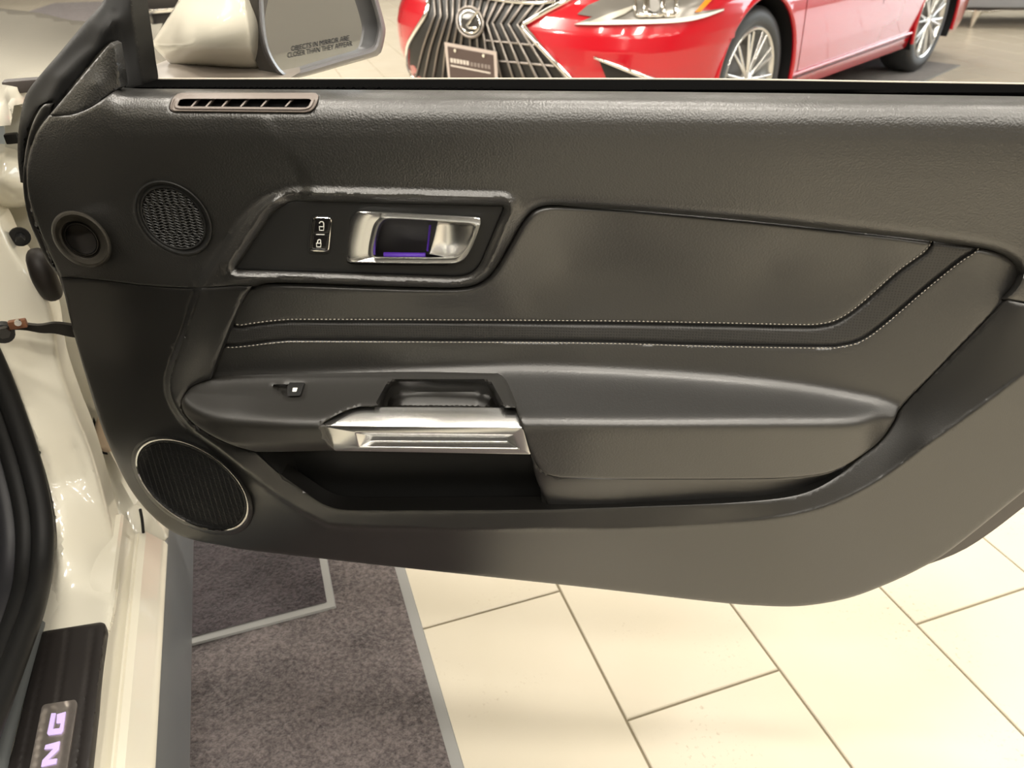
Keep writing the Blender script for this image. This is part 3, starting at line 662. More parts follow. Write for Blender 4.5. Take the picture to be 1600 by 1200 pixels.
loft('woofer_cone', [eloop(WOOF, .96, .001, wn, 60), eloop(WOOF, .90, -.002, wn, 60), eloop(WOOF, .5, -.004, wn, 60), eloop(WOOF, .05, -.004, wn, 60)], m_black, door, cap1=True)
grille('woofer_grille', WOOF, .93, wn, [('v', q) for q in np.arange(-.96, .97, .105)]+[('h', q) for q in np.arange(-.97, .98, .036)], m_bezel, 0, 'fine black woofer mesh', -.0005, .0007)
# ---- demister slot on the shoulder
so, si = resample(slot_out, 90), resample(slot_in, 90)
def sl(t, off): q = so*(1-t)+si*t; return DM(q[:, 0], q[:, 1], n_upper(q[:, 0], q[:, 1])+off)
loft('demister_surround', [sl(-.02, -.003), sl(0., .0012), sl(.16, .0022), sl(.3, .0006), sl(.42, .0002), sl(.6, .0018), sl(.92, .0012), sl(1., -.001), sl(1., -.014)], m_trimgrey, door, cap1=False, label='grey demister vent surround')
flat('demister_duct', rounded([(274, 169), (280, 153), (490, 153), (484, 171)], 3, 5), lambda u, v: n_upper(u, v)-.012, m_deep, .004)
for x in (299, 322, 347, 376, 408, 446):
    p = [D1(x, 166.5, float(n_upper(np.array([x]), np.array([166.]))[0])-.001), D1(x+8, 157.5, float(n_upper(np.array([x]), np.array([158.]))[0])-.003)]
    p0, p1 = p; dy = np.array([0, .010, 0]); e = np.array([.0010, 0, 0])
    mesh('vent_fin', [p0-e, p0+e, p1+e, p1-e, p0-e+dy, p0+e+dy, p1+e+dy, p1-e+dy], [(0, 1, 2, 3), (4, 7, 6, 5), (0, 4, 5, 1), (1, 5, 6, 2), (2, 6, 7, 3), (3, 7, 4, 0)], m_trimgrey, door, smooth=False)
# ---- belt seal along the top edge, sail cover and its rubber
belt = join(cr([(205, 124), (400, 124), (800, 124), (1130, 125), (1400, 129), (1600, 132), (1800, 135), (1930, 138)]), cr([(1930, 158), (1600, 150), (1200, 145), (800, 141), (400, 139), (205, 138)]))
bt = lambda u: np.interp(u, [205, 800, 1130, 1400, 1600, 1930], [124, 124, 125, 129, 132, 138])
bn = lambda u, v: -.062+.026*np.exp(-((v-bt(u)-14)/5.)**2)*0-.05*np.clip(1-(v-bt(u))/12., 0, 1)
relief('belt_seal', belt, bn, DM, m_void, door, 5., (), (0, .02, -.03), (.002, 3), label='black window seal along the top of the door')
m_flock = mat('thin bright seal lip', (.55, .50, .42), .4)
pp = cr([(225, 123.5), (400, 123.5), (800, 123.5), (1130, 124.5), (1400, 128.5), (1600, 131.5), (1930, 137.5)], 30)
sweep('outer_seal_lip', DM(pp[:, 0], pp[:, 1], np.full(len(pp), -.118)), .0013, m_flock, door)
sail = join(cr([(78, 179), (105, 147), (140, 105), (168, 72), (175, 66), (180, 70)]), cr([(180, 70), (184, 95), (188, 120), (190, 136)]), s_sail[::-1][1:])
sail_f = tps([(78, 179, -.026), (118, 178, -.020), (150, 164, -.020), (190, 136, -.029), (188, 110, -.028), (178, 68, -.030), (140, 108, -.029), (105, 148, -.027), (150, 130, -.023)])
relief('sail_cover', sail, sail_f, DM, m_vinyl, door, 5., (), (0, .012, 0), (.0018, 4), label='triangular grained mirror sail cover')
seal = join(cr([(165, -40), (162, 0), (130, 38), (95, 80), (62, 118), (42, 145), (33, 175), (28, 215), (28, 250), (32, 285)]), cr([(32, 285), (40, 285), (38, 250), (42, 215), (52, 185), (66, 165), (85, 160), (78, 179)]), cr([(78, 179), (105, 147), (140, 105), (168, 72), (180, 70)]), cr([(180, 70), (186, 100), (192, 138), (224, 138), (221, 100), (214, 50), (208, 10), (205, -40)]))
seal_f = tps([(165, -40, -.10), (205, -40, -.10), (130, 38, -.075), (62, 118, -.065), (28, 215, -.060), (28, 285, -.060), (40, 285, -.050), (78, 179, -.045), (105, 150, -.048), (140, 108, -.056), (178, 70, -.066), (192, 138, -.055), (224, 138, -.075), (214, 50, -.090), (150, 40, -.066), (190, 40, -.075), (85, 120, -.055)])
def seal_n(u, v):
    d = pdist(u, v, [(178, 20), (186, 70), (192, 138)], False); d2 = pdist(u, v, [(178, 30), (160, 52), (150, 75), (125, 95), (95, 125), (75, 160)], False)
    return seal_f(u, v)-.0025*np.exp(-(d/5)**2)+.004*np.exp(-(d2/10)**2)
relief('sail_seal', seal, seal_n, DM, m_rubber, door, 4.5, (), (0, .03, 0), (.005, 7), label='black rubber seal around the sail cover')
edge_lip = join(cr([(85, 160), (68, 164), (54, 185), (44, 215), (38, 250), (36, 290), (44, 340), (60, 380), (75, 410), (95, 436)]), cr([(95, 433), (75, 390), (55, 340), (45, 300), (43, 262), (48, 233), (60, 203), (77, 180)]))
relief('panel_return', edge_lip, lambda u, v: -.046+0*u, DM, m_plastic, door, 6., (), (0, .03, 0), (.003, 4))
# ---- painted door shell behind the card
sh_px = [(100, 172), (60, 215), (52, 260), (56, 310), (80, 395), (120, 520), (158, 640), (205, 750), (260, 815), (340, 842), (620, 872), (900, 900), (1180, 930), (1320, 922), (1440, 885), (1500, 862), (1545, 834), (1600, 792), (1700, 715), (1800, 640), (1925, 560), (1925, 160), (1600, 140), (1000, 134), (400, 132), (200, 132)]
sp = cr(sh_px, 22, True)
a = DM(sp[:, 0], sp[:, 1], np.full(len(sp), -.046))
ztop = D1(800, 126, -.112)[2]-.03; a[:, 2] = np.minimum(a[:, 2], ztop); b = a.copy(); b[:, 1] = .100
c_ = shrink(a, .985); c_[:, 1] = .150+.03*np.sin(np.clip((c_[:, 2]-.3)/.7, 0, 1)*PI); d_ = shrink(a, .6); d_[:, 1] = .185
m_shell_edge = mat('grey door edge', (.12, .11, .10), .5)  # even grey for the turned edge of the shell
loft('door_shell_edge', [shrink(a, .9), a, b], m_shell_edge, door, label='grey edge of the door shell')
loft('door_skin', [b, c_, d_], m_paint, door, cap1=True, label='white painted outer door skin')

# ------------------------------------------------------------------ door mirror (part of the door)
def nm(u): return np.interp(u, [225, 330, 405, 432, 600], [-.17, -.125, -.135, -.145, -.33])
mh = join(cr([(330, -70), (298, -35), (279, 0), (258, 35), (241, 61), (236, 69)]), cr([(236, 69), (244, 77), (262, 96), (270, 101.5)]), cr([(270, 101.5), (335, 105), (405, 108.5)]), cr([(405, 108.5), (396, 84), (390, 45), (385, 0), (383, -75)]))
mh_f = tps([(330, -70, -.15), (279, 0, -.16), (236, 69, -.185), (270, 101, -.165), (405, 108, -.160), (250, 84, -.175), (335, 105, -.160), (385, 0, -.135), (384, -70, -.14), (330, 30, -.125), (300, 75, -.135), (390, 75, -.137), (340, 80, -.130)])
def mh_n(u, v):
    ch = np.interp(u, [236, 262, 395, 410], [69, 73, 82, 83]); return mh_f(u, v)-.0006*np.clip(v-ch, 0, None)
mir = relief('side_mirror', mh, mh_n, DM, m_paint, door, 7., (), (.02, .11, 0), (.005, 7), label='white side mirror housing with angled glass')
# bezel between housing and glass, glass in a sloping plane
GA, GB = D1(412, 60, -.146), D1(592, 50, -.335)
gx = GB-GA; gx[2] = 0; gx /= np.linalg.norm(gx); gn = np.array([gx[1], -gx[0], 0.]); tilt = math.radians(3)
gn = gn*math.cos(tilt)+np.array([0, 0, 1.])*math.sin(tilt)
def GM(u, v, off):
    d = ray(u, v)@DF.R.T; c = DF.loc(CC); p0 = GA
    t = ((p0-c)@gn+np.asarray(off))/(d@gn); return c+d*t[..., None]
fr_o = cr([(399, -70), (402, -20), (404, 20), (409, 60), (418, 88), (436, 117), (452, 123), (480, 118), (540, 101), (585, 88), (595, 81), (602, 50), (600, 35), (592, 5), (578, -40), (560, -72), (480, -80)], 7, True)
fr_i = cr([(412, -60), (412, -20), (413, 20), (417, 60), (424, 85), (437, 106), (448, 113), (478, 106), (535, 88), (578, 75), (585, 68), (590, 45), (588, 28), (580, 0), (567, -36), (550, -60), (480, -66)], 7, True)
fo, fi = resample(fr_o, 90), resample(fr_i, 90)
def fl(t, off): q = fo*(1-t)+fi*t; return GM(q[:, 0], q[:, 1], np.full(len(q), off))
m_mbez = mat('dark grey mirror bezel', (.16, .155, .16), .35)
back = np.array([-.05, .06, 0])
loft('mirror_bezel', [fl(.25, 0)+back, fl(0, 0)+back*.3, fl(-.05, -.004), fl(.2, .006), fl(.5, .008), fl(.8, .004), fl(.95, -.004), fl(1.0, -.012)], m_mbez, mir)
m_mirror = mat('mirror glass', (.86, .88, .88), .0, 1.)
gl = mesh('mirror_glass', GM(fi[:, 0], fi[:, 1], np.full(90, -.008)), [tuple(range(90))[::-1]], m_mirror, mir, smooth=False)
# dark trim between the white housing and the bezel
dk = join(cr([(383, -75), (385, 0), (390, 45), (396, 84), (405, 108.5)]), lin([(405, 108.5), (408, 122), (438, 122)]), cr([(438, 120), (424, 100), (412, 70), (406, 30), (402, -20), (400, -70)]))
m_mtrim = mat('brown grey mirror trim', (.085, .078, .07), .4)
relief('mirror_trim', dk, tps([(383, -75, -.150), (385, 0, -.145), (405, 108, -.166), (438, 120, -.160), (406, 30, -.150), (400, -70, -.15), (412, 70, -.152)]), DM, m_mtrim, mir, 6., (), (0, .05, 0))
base = join(cr([(222, 126), (226, 108), (245, 104), (270, 100.5), (330, 104), (405, 108)]), lin([(405, 108), (440, 122), (440, 130), (222, 130)]))
relief('mirror_arm', base, tps([(222, 126, -.14), (226, 108, -.20), (270, 101, -.175), (405, 108, -.17), (440, 125, -.13), (330, 115, -.15), (330, 128, -.125)]), DM, mat('grey mirror arm', (.24, .21, .18), .4), mir, 6., (), (0, .06, 0))
def text_on(txt, a, b, height_px, mapper, m, parent, name, shear=0.):
    """lettering laid on a surface: every glyph point goes through mapper(u, v)"""
    cu = bpy.data.curves.new(name, 'FONT'); cu.body = txt; cu.size = 1; cu.resolution_u = 2
    to = bpy.data.objects.new(name, cu); COL.objects.link(to)
    dg = bpy.context.evaluated_depsgraph_get(); me0 = to.evaluated_get(dg).to_mesh()
    V = np.array([v.co[:] for v in me0.vertices]); F = [tuple(p.vertices) for p in me0.polygons]
    to.evaluated_get(dg).to_mesh_clear(); bpy.data.objects.remove(to); bpy.data.curves.remove(cu)
    x = (V[:, 0]-V[:, 0].min())/(V[:, 0].max()-V[:, 0].min()); y = V[:, 1]/.7
    a = np.array(a, float); b = np.array(b, float); d = b-a
    U = a[0]+d[0]*x+shear*height_px*y; Vv = a[1]+d[1]*x-height_px*y
    o = mesh(name, mapper(U, Vv), F, m, parent, smooth=False); return o
m_print = mat('dark etched print', (.02, .02, .022), .6)
gm = lambda u, v: GM(u, v, np.full(np.shape(u), -.0072))
text_on('OBJECTS IN MIRROR ARE', (456, 80), (546, 63), 8.0, gm, m_print, gl, 'warning_text')
text_on('CLOSER THAN THEY APPEAR', (450, 90.5), (551, 71.5), 8.0, gm, m_print, gl, 'warning_text')

# ------------------------------------------------------------------ the white car body
CY = TA
CO = np.array([-1.15, 0, 0])@TF.R
WF = Frame(CO, CY)
car = WF.empty('white_coupe'); tag(car, 'white coupe with its door opening, sill and fender beside the open door', 'car')
def WMf(u, v, f): return WF.hit(np.asarray(u, float), np.asarray(v, float), 1, np.asarray(f, float))
def WMz(u, v, z): return WF.hit(np.asarray(u, float), np.asarray(v, float), 2, np.asarray(z, float))
def W1(u, v, f): return WMf(np.array([u]), np.array([v]), np.array([f]))[0]
RX = 1.15     # local x = r + RX
def extrude_y(name, prof, y0, y1, m, label=None, ny=2, smooth=True):
    loops = [[(r+RX, y, z) for r, z in prof] for y in np.linspace(y0, y1, ny)]
    o = loft(name, loops, m, car, closed=False, sharp=25, label=label); return o
# sill: scuff ledge, step, rocker
extrude_y('door_sill', [(-.52, .375), (-.40, .375), (-.2915, .375), (-.2885, .371), (-.2865, .36), (-.2845, .345), (-.283, .332), (-.281, .330), (-.277, .333), (-.268, .331), (-.252, .309), (-.2475, .3035), (-.2455, .296), (-.247, .29)], -1.3, 1.0, m_paint, 'white painted door sill')
m_clad = mat('blue grey rocker cladding', (.16, .17, .18), .30)
extrude_y('rocker_cladding', [(-.249, .294), (-.2465, .287), (-.2405, .24), (-.2365, .185), (-.2375, .172), (-.243, .165), (-.30, .16)], -1.3, 1.6, m_clad, 'grey lower rocker cladding')
# hinge pillar (wide cream face) and the recess behind it
p_r = cr([(-60, 270), (-30, 320), (0, 345), (20, 386), (50, 430), (74, 465), (86, 505), (96, 570), (119, 640), (139, 690), (156, 745), (179, 830), (189, 878), (184, 930), (174, 988)])
p_l = cr([(-60, 480), (-30, 520), (0, 567), (22, 612), (54, 695), (76, 770), (85, 830), (84, 880), (74, 935), (58, 1010)])
def fz(u, v, z=.3758): return (u, v, float(WMz(np.array([u*1.]), np.array([v*1.]), np.array([z]))[0][1]))
pil_f = tps([(-60, 270, 1.09), (0, 345, 1.08), (50, 430, 1.06), (86, 505, 1.045), (119, 640, 1.02), (156, 745, .99), (179, 830, .955), (189, 890, .905), fz(184, 930), fz(176, 1000), (-60, 480, 1.04), (0, 567, 1.02), (54, 695, .985), (85, 830, .92), fz(74, 935), fz(58, 1010), fz(120, 1005), (60, 560, 1.04), (100, 750, .985), (130, 860, .915), fz(130, 945), fz(150, 970), fz(95, 960)])
def pil_n(u, v):
    d = pdist(u, v, [(112, 690), (118, 705), (128, 748)], False); d2 = pdist(u, v, [(66, 705), (90, 780), (92, 860), (80, 950)], False)
    return pil_f(u, v)+.0025*np.exp(-(d/5)**2)+.003*np.exp(-(d2/4)**2)
relief('hinge_pillar', join(p_r, lin([(174, 988), (120, 1000), (58, 1010)]), p_l[::-1]), pil_n, WMf, m_paint, car, 8., (), (.0, .05, 0), (-.012, 12), label='white painted hinge pillar')
rec = join(cr([(-40, 300), (10, 318), (40, 318), (70, 390), (110, 470), (140, 590), (180, 690), (215, 760), (245, 830)]), cr([(245, 830), (215, 850), (196, 900), (180, 915)]), cr([(180, 900), (165, 830), (140, 745), (120, 690), (100, 640), (76, 570), (60, 505), (30, 430), (0, 380), (-40, 340)]))
rec_f = tps([(-40, 300, 1.20), (40, 318, 1.20), (110, 470, 1.17), (140, 590, 1.15), (215, 760, 1.10), (245, 830, 1.03), (196, 900, .95), (180, 910, .93), (140, 745, 1.10), (100, 640, 1.14), (60, 505, 1.17), (0, 380, 1.19)])
def rec_n(u, v):
    d = pdist(u, v, [(150, 640), (180, 720), (212, 800), (222, 850)], False)
    return rec_f(u, v)-.010*np.exp(-(d/10)**2)
relief('jamb_recess', rec, rec_n, WMf, m_paint, car, 8., (), (0, .03, 0), label='recessed white door jamb')
# fender lower corner seen under the door edge
fl_ = join(cr([(196, 800), (212, 786), (235, 800), (256, 826), (263, 840)]), lin([(263, 840), (240, 868), (210, 870)]), cr([(210, 870), (206, 840), (196, 800)]))
relief('fender_corner', fl_, tps([(196, 800, 1.05), (235, 800, 1.045), (263, 840, 1.01), (240, 868, .985), (210, 870, .985), (206, 840, 1.0)]), WMf, m_paint, car, 6., (), (0, .04, 0), (-.006, 5))
g = cr([(219, 796), (222, 812), (224, 832)], 4); sweep('panel_gap', WMf(g[:, 0], g[:, 1], np.full(len(g), .998)), .0022, m_deep, car)
# plug with black gasket
pg = rounded([(149, 638), (164, 638), (184, 712), (154, 709), (140, 684)], [3, 4, 8, 12, 8], 4)
relief('gasket', pg, lambda u, v: rec_f(u, v)-.006, WMf, m_rubber, car, 8., (), (0, .01, 0))
relief('jamb_plug', pg.mean(0)+(pg-pg.mean(0))*[.86, .93]+[2.0, 0], lambda u, v: rec_f(u, v)-.010, WMf, mat('beige plug', (.70, .56, .42), .4), car, 6., (), (0, .01, 0), (-.005, 6), label='beige jamb plug')
# hinge boot, bolt and check strap
bt_p = [W1(55, 392, 1.06), W1(62, 415, 1.045), W1(72, 440, 1.045), W1(84, 463, 1.06)]
sweep('wiring_boot', cr(bt_p, .006), np.interp(np.linspace(0, 1, len(cr(bt_p, .006))), [0, .1, .5, .9, 1], [.007, .0105, .012, .011, .008]), mat('brown black rubber', (.020, .016, .014), .5), car, k=12, sx=1.25, label='dark rubber wiring boot')
bo = W1(31, 369, 1.10); ax = np.array([.2, -1, 0.]); ax /= np.linalg.norm(ax)
sweep('bolt_washer', [bo, bo+ax*.004], .0125, m_black, car, k=16)
sweep('hinge_bolt', [bo, bo+ax*.012, bo+ax*.020], [.006, .006, .0055], m_black, car, k=6, label='black hinge bolt')
cs = cr([W1(-14, 511, 1.00), W1(30, 509, 1.0), W1(62, 513, .995), W1(85, 512, .99), W1(112, 516, .985), W1(128, 518, .98)], .006)
P, N, B = frames(cs)
w = np.interp(np.linspace(0, 1, len(cs)), [0, .4, .6, .8, 1], [.0045, .0045, .006, .009, .009])
loops = [[P[i]+np.array([0, 0, w[i]*a])+np.array([0, b, 0]) for a, b in ((-1, -.003), (1, -.003), (1, .003), (-1, .003))] for i in range(len(P))]
loft('check_strap', loops, mat('dark steel', (.05, .045, .04), .45, .6), car, True, True, True, label='dark steel check strap')
ce = W1(5, 516, .995); sweep('strap_pivot', [ce, ce+ax*.012], .0125, m_black, car, k=18)
ce = W1(6, 517, .982); sweep('pivot_nut', [ce, ce+ax*.008], .0075, m_gloss, car, k=6)
ce = W1(28, 506, .985); boxm('strap_bracket', ce, (.020, .008, .011), mat('copper brown bracket', (.24, .11, .06), .4, .5), car, .002, label='copper brown strap bracket')
ce = W1(28, 503.5, .979); sweep('rivet', [ce, ce+ax*.003], .004, m_chrome, car, k=10)
# cowl / fender inner pieces above the hinge
cow = join(cr([(-60, 235), (-20, 240), (10, 243), (30, 248), (46, 262), (52, 290), (50, 315)]), cr([(50, 318), (30, 325), (0, 325), (-60, 322)]))
relief('cowl_corner', cow, tps([(-60, 235, 1.15), (46, 262, 1.13), (50, 315, 1.12), (0, 325, 1.13), (-60, 322, 1.14), (0, 285, 1.09)]), WMf, m_paint, car, 8., (), (0, .05, 0), (-.014, 12), label='rounded white cowl corner')
brk = lin([(14, 136), (66, 138), (60, 190), (50, 250), (8, 246), (8, 176)], 8, True)
m_jamb = mat('grey white jamb paint', (.62, .62, .58), .35, coat=.5)
relief('fender_bracket', brk, tps([(14, 136, 1.20), (66, 138, 1.18), (50, 250, 1.16), (8, 246, 1.17), (30, 190, 1.16)]), WMf, m_jamb, car, 8., (), (0, .05, 0), label='grey fender bracket')
c0 = W1(42, 133, 1.15); boxm('fender_bumper_rubber', c0, (.050, .02, .015), mat('brown black stop', (.035, .028, .026), .6), car, .003)
c0 = W1(19, 216, 1.13); boxm('door_stop_rubber', c0, (.015, .012, .012), m_rubber, car, .002)
crin = cr([(0, 176), (6, 200), (14, 222), (20, 238), (0, 250), (-40, 255), (-60, 190)], 8, True)
relief('inner_fender', crin, lambda u, v: 1.24+0*u, WMf, mat('pale blue inner fender', (.55, .62, .68), .4), car, 10., (), (0, .03, 0))  # even pale blue on the inner fender sheet
# fender and hood
hood = join(cr([(-90, 4), (-40, 8), (0, 13), (60, 20), (110, 31), (150, 34), (185, 36)]), lin([(185, 36), (185, 70), (112, 128), (60, 132), (12, 138), (6, 166), (-90, 172)], 12), lin([(-90, 172), (-90, 4)], 12)[1:-1])
hood_z = tps([(-90, 4, .87), (0, 13, .85), (60, 20, .82), (110, 31, .77), (150, 34, .73), (185, 36, .70), (185, 70, .80), (110, 130, .925), (60, 190, .94), (-90, 190, .97), (-90, 80, .95), (0, 60, .925), (60, 60, .90), (110, 60, .865), (0, 110, .95), (60, 110, .94), (0, 150, .96)])
relief('fender_and_hood', hood, hood_z, WMz, m_paint, car, 6., (), (0, 0, -.02), None, 180, label='glossy white front fender and hood')
# door opening seal and the dark cabin behind it
ctr = [(-40, 505, 1.03), (-8, 570, 1.015), (20, 640, 1.0), (45, 715, .975), (62, 785, .94), (67, 840, .905), (63, 900, .85), (50, 955, .775), (30, 1010, .71), (5, 1075, .64), (-30, 1165, .56)]
pth = cr([W1(*c) for c in ctr], .012)
sweep('door_opening_seal', pth, .0135, m_rubber, car, k=10, label='black rubber door opening seal')
pth2 = cr([W1(c[0]-26, c[1]+4, c[2]+.004) for c in ctr], .012); sweep('seal_lip', pth2, .0125, m_rubber, car, k=10)
pth2 = cr([W1(c[0]-50, c[1]+8, c[2]+.010) for c in ctr], .012); sweep('seal_lip', pth2, .0145, mat('charcoal trim', (.022, .022, .025), .5), car, k=10)
kick = lin([(-300, 470), (-60, 480), (0, 600), (40, 720), (50, 830), (45, 950), (-20, 1110), (-60, 1230), (-300, 1230)], 25, True)
relief('kick_panel', kick, tps([(-300, 470, 1.10), (0, 600, 1.05), (40, 720, 1.01), (50, 830, .95), (45, 950, .83), (-20, 1110, .68), (-60, 1230, .58), (-300, 1230, .7), (-150, 800, 1.0)]), WMf, mat('black cabin trim', (.014, .014, .017), .55), car, 16., (), (0, .05, 0))
stp = [(62, 975), (54, 1000), (33, 1075), (8, 1170), (0, 1210), (-10, 1260)]
pth3 = cr([WMz(np.array([x-2.]), np.array([y*1.]), np.array([.384]))[0] for x, y in stp], .02)
sweep('sill_carpet_edge', pth3, .008, mat('grey carpet binding', (.13, .14, .14), .6), car, k=8, label='grey binding beside the scuff plate')
# scuff plate with its badge
sc_ = [(64, 989), (70, 986), (158, 972), (165, 975), (166, 982), (158, 1040), (139, 1206), (128, 1300), (-20, 1300), (20, 1170)]
scuff = relief('scuff_plate', rounded(sc_, [4, 4, 6, 6, 4, 4, 4, 4, 4, 4], 7), lambda u, v: .383-.0016*sum(np.exp(-((pdist(u, v, [(a, 985), (b, 1300)], False))/2.2)**2) for a, b in ((78, 13), (106, 62), (146, 106))), WMz, mat('scuff plate black', (.022, .019, .018), .38), car, 5., (), (0, 0, -.012), (.002, 5), label='black grooved scuff plate with lettered badge')
bd = [(66, 1101), (118, 1093), (121, 1100), (104, 1206), (92, 1300), (18, 1300), (45, 1206)]
relief('badge_plate', rounded(bd, [7, 7, 4, 4, 4, 4, 4], 5), lambda u, v: .3845+.0011*(sdf(u, v, [(71, 1107), (114, 1099), (97, 1206), (85, 1310), (24, 1310), (52, 1206)]) < 0), WMz, mat('brushed badge', (.50, .45, .41), .32, .85), scuff, 5., (), (0, 0, -.004), label='brushed metal badge')
def letter(polys, name):
    m_l = letter.m
    for p in polys:
        relief(name, lin(p, 4, True), lambda u, v: .3862+0*u, WMz, m_l, scuff, 8., (), (0, 0, -.0015), None, 30)
letter.m = mat('lilac lit letter', (.62, .5, .85), .4, emit=(.60, .46, .95), estr=.42)
# traced letters of the badge: G, N and the start of A, seen sideways along the sill
letter([[(80, 1114.5), (87, 1114), (82.5, 1139), (93, 1137.5), (95, 1130), (88, 1130), (89, 1116), (102.5, 1112), (98.5, 1141), (95, 1146), (75.5, 1148.5), (73.5, 1146)]], 'letter_g')
letter([[(71, 1164), (93.5, 1158), (91.5, 1171), (75, 1187), (89, 1185), (87.5, 1193), (64, 1198), (66, 1188), (83, 1170), (69, 1170.5)]], 'letter_n')
letter([[(58, 1206), (85, 1222), (83, 1230), (50, 1246), (52, 1238), (62, 1233), (65, 1219), (56, 1214)]], 'letter_a')
# windscreen pillar, roof, headlining and dark cabin: unseen, added to shade the door
def tube_l(name, pts, r, m, label=None): return sweep(name, cr([np.array([p[0]+RX, p[1], p[2]]) for p in pts], .05), r, m, car, k=12, label=label)
tube_l('windscreen_pillar', [(-.36, 1.10, .95), (-.44, .72, 1.15), (-.52, .3, 1.33), (-.55, 0, 1.375), (-.55, -.6, 1.37), (-.52, -1.2, 1.25)], .035, m_paint)
rv = [[(x+RX, y, 1.385-.04*abs((x+1.15)/.62)**2.5-.05*max(0, y-.0)*1.0+dz) for x in np.linspace(-.53, -1.77, 12)] for y in np.linspace(.3, -1.3, 10) for dz in (0,)]
loft('roof', rv, m_paint, car, closed=False, sharp=60)
rv2 = [[(p[0], p[1], p[2]-.03) for p in l] for l in rv]
loft('headlining', rv2, mat('dark headlining', (.03, .03, .03), .9), car, closed=False, sharp=60)
fs = [[(-.215+RX+dx_, y, z-.06*max(0, y-1.2)*(z > .8)) for z, dx_ in ((.20, -.02), (.35, .0), (.6, .02), (.8, .01), (.90, -.02), (.935, -.06))] for y in np.linspace(1.14, 2.9, 14)]
loft('unseen_fender_skin', fs, m_paint, car, closed=False, sharp=60, label='unseen white front fender side')  # hidden by the door, added to keep light off the jamb
loft('windscreen_blocker', [[(x+RX, 1.12, .97) for x in (-.42, -1.15, -1.88)], [(x+RX, .3, 1.345) for x in (-.56, -1.15, -1.74)]], m_gloss, car, closed=False)  # opaque black pane out of view, added to keep light out of the cabin
for sx_ in (-.80, -1.50):  # out of view, added to block light through the cabin
    boxm('unseen_seat_cushion', (sx_+RX, -.15, .46), (.50, .55, .20), m_black, car, .06); boxm('unseen_seat_back', (sx_+RX, -.50, .82), (.50, .18, .70), m_black, car, .07)
boxm('dashboard', (-1.15+RX, 1.13, .72), (1.45, .22, .36), m_black, car, .05)
boxm('cabin_floor', (-1.08+RX, -.1, .24), (1.25, 2.1, .04), m_black, car, .01)
boxm('far_door', (-1.80+RX, -.1, .62), (.06, 2.2, .75), m_black, car, .02)

# ------------------------------------------------------------------ red sedan
wa = np.array([1.189, 3.925]); wb = np.array([2.882, 5.646])
dfw = (wa-wb)/np.linalg.norm(wa-wb)          # heading of the red car
ang = math.atan2(dfw[1], dfw[0])-PI/2        # local +y = forward, local +x = right
lft = np.array([-dfw[1], dfw[0]])            # its left side, which faces us
HWD = .945; WB = float(np.linalg.norm(wa-wb))
ctr = wa-lft*(HWD-.03)
RF = Frame((ctr[0], ctr[1], .011), ang)
red = RF.empty('red_sedan'); tag(red, 'red sedan with tall dark slatted grille parked beyond the open door', 'car')
m_red = mat('candy red paint', (.50, .004, .014), .2, coat=1., coat_r=.02, spec=.6)
WR = .325; ARC = .375
rows = [(.17, .80, .72), (.20, .865, .80), (.26, .885, .855), (.33, .895, .88), (.40, .905, .90), (.47, .91, .905), (.54, .915, .90), (.60, .915, .88), (.65, .91, .85), (.70, .90, .80), (.74, .885, .74), (.78, .855, .62), (.82, .80, .45), (.87, .72, .15), (.91, .64, -.15), (.95, .58, -.5)]
NR = 220
def ring(z, hw, yf):
    yr = -WB-1.0+max(0, z-.7)*.6; t = np.arange(NR)/NR*2*PI
    c, s = np.cos(t), np.sin(t)
    ymid = (yf+yr)/2; hl = (yf-yr)/2
    ex = 2/5.2
    x = hw*np.sign(c)*np.abs(c)**ex; y = ymid+hl*np.sign(s)*np.abs(s)**(2/4.2)
    return np.stack([x, y, np.full(NR, z)], 1)
# rows refined in height
zz = np.array([r[0] for r in rows]); zs = np.unique(np.r_[np.linspace(.17, .8, 34), zz])
hwz = np.interp(zs, zz, [r[1] for r in rows])+.04; yfz = np.interp(zs, zz, [r[2] for r in rows])
def ring2(z, hw, yf):
    """plan outline: straight flanks, rounded nose and tail"""
    yr = -WB-1.0+max(0, z-.7)*.5; pts = []
    n1 = 90
    th = np.linspace(0, PI, n1)
    nose = [(-hw*np.sign(math.cos(a))*abs(math.cos(a))**.40, (yf-.62)+.62*abs(math.sin(a))**.80) for a in th]
    side = [(hw, y) for y in np.linspace(yf-.62, yr+.5, 120)[1:-1]]
    tail = [(hw*np.sign(math.cos(a))*abs(math.cos(a))**.55, (yr+.5)-.5*abs(math.sin(a))**.8) for a in np.linspace(0, PI, 40)]
    side2 = [(-hw, y) for y in np.linspace(yr+.5, yf-.62, 120)[1:-1]]
    return np.array([(x, y, z) for x, y in nose+side+tail+side2])
R_ = [ring2(z, h, y) for z, h, y in zip(zs, hwz, yfz)]
nn = len(R_[0]); RV = np.vstack(R_); RFc = []
for (wy) in (0., -WB):
    dy = RV[:, 1]-wy; dz = RV[:, 2]-WR; d = np.hypot(dy, dz); k = (np.abs(RV[:, 0]) > .55) & (d > ARC-.016) & (d < ARC+.016) & (np.abs(RV[:, 1]-wy) < .5)
    RV[k, 1] = wy+dy[k]/d[k]*ARC; RV[k, 2] = WR+dz[k]/d[k]*ARC
for j in range(len(zs)-1):
    for i in range(nn):
        k = (i+1) % nn; q = (j*nn+i, j*nn+k, (j+1)*nn+k, (j+1)*nn+i); c = RV[list(q)].mean(0)
        cut = abs(c[0]) > .55 and min(np.hypot(c[1], c[2]-WR), np.hypot(c[1]+WB, c[2]-WR)) < ARC-.004
        if not cut: RFc.append(q[::-1])
RFc.append(tuple((len(zs)-1)*nn+i for i in range(nn)))
body = mesh('body', RV, RFc, m_red, red, 40, label='glossy red body')
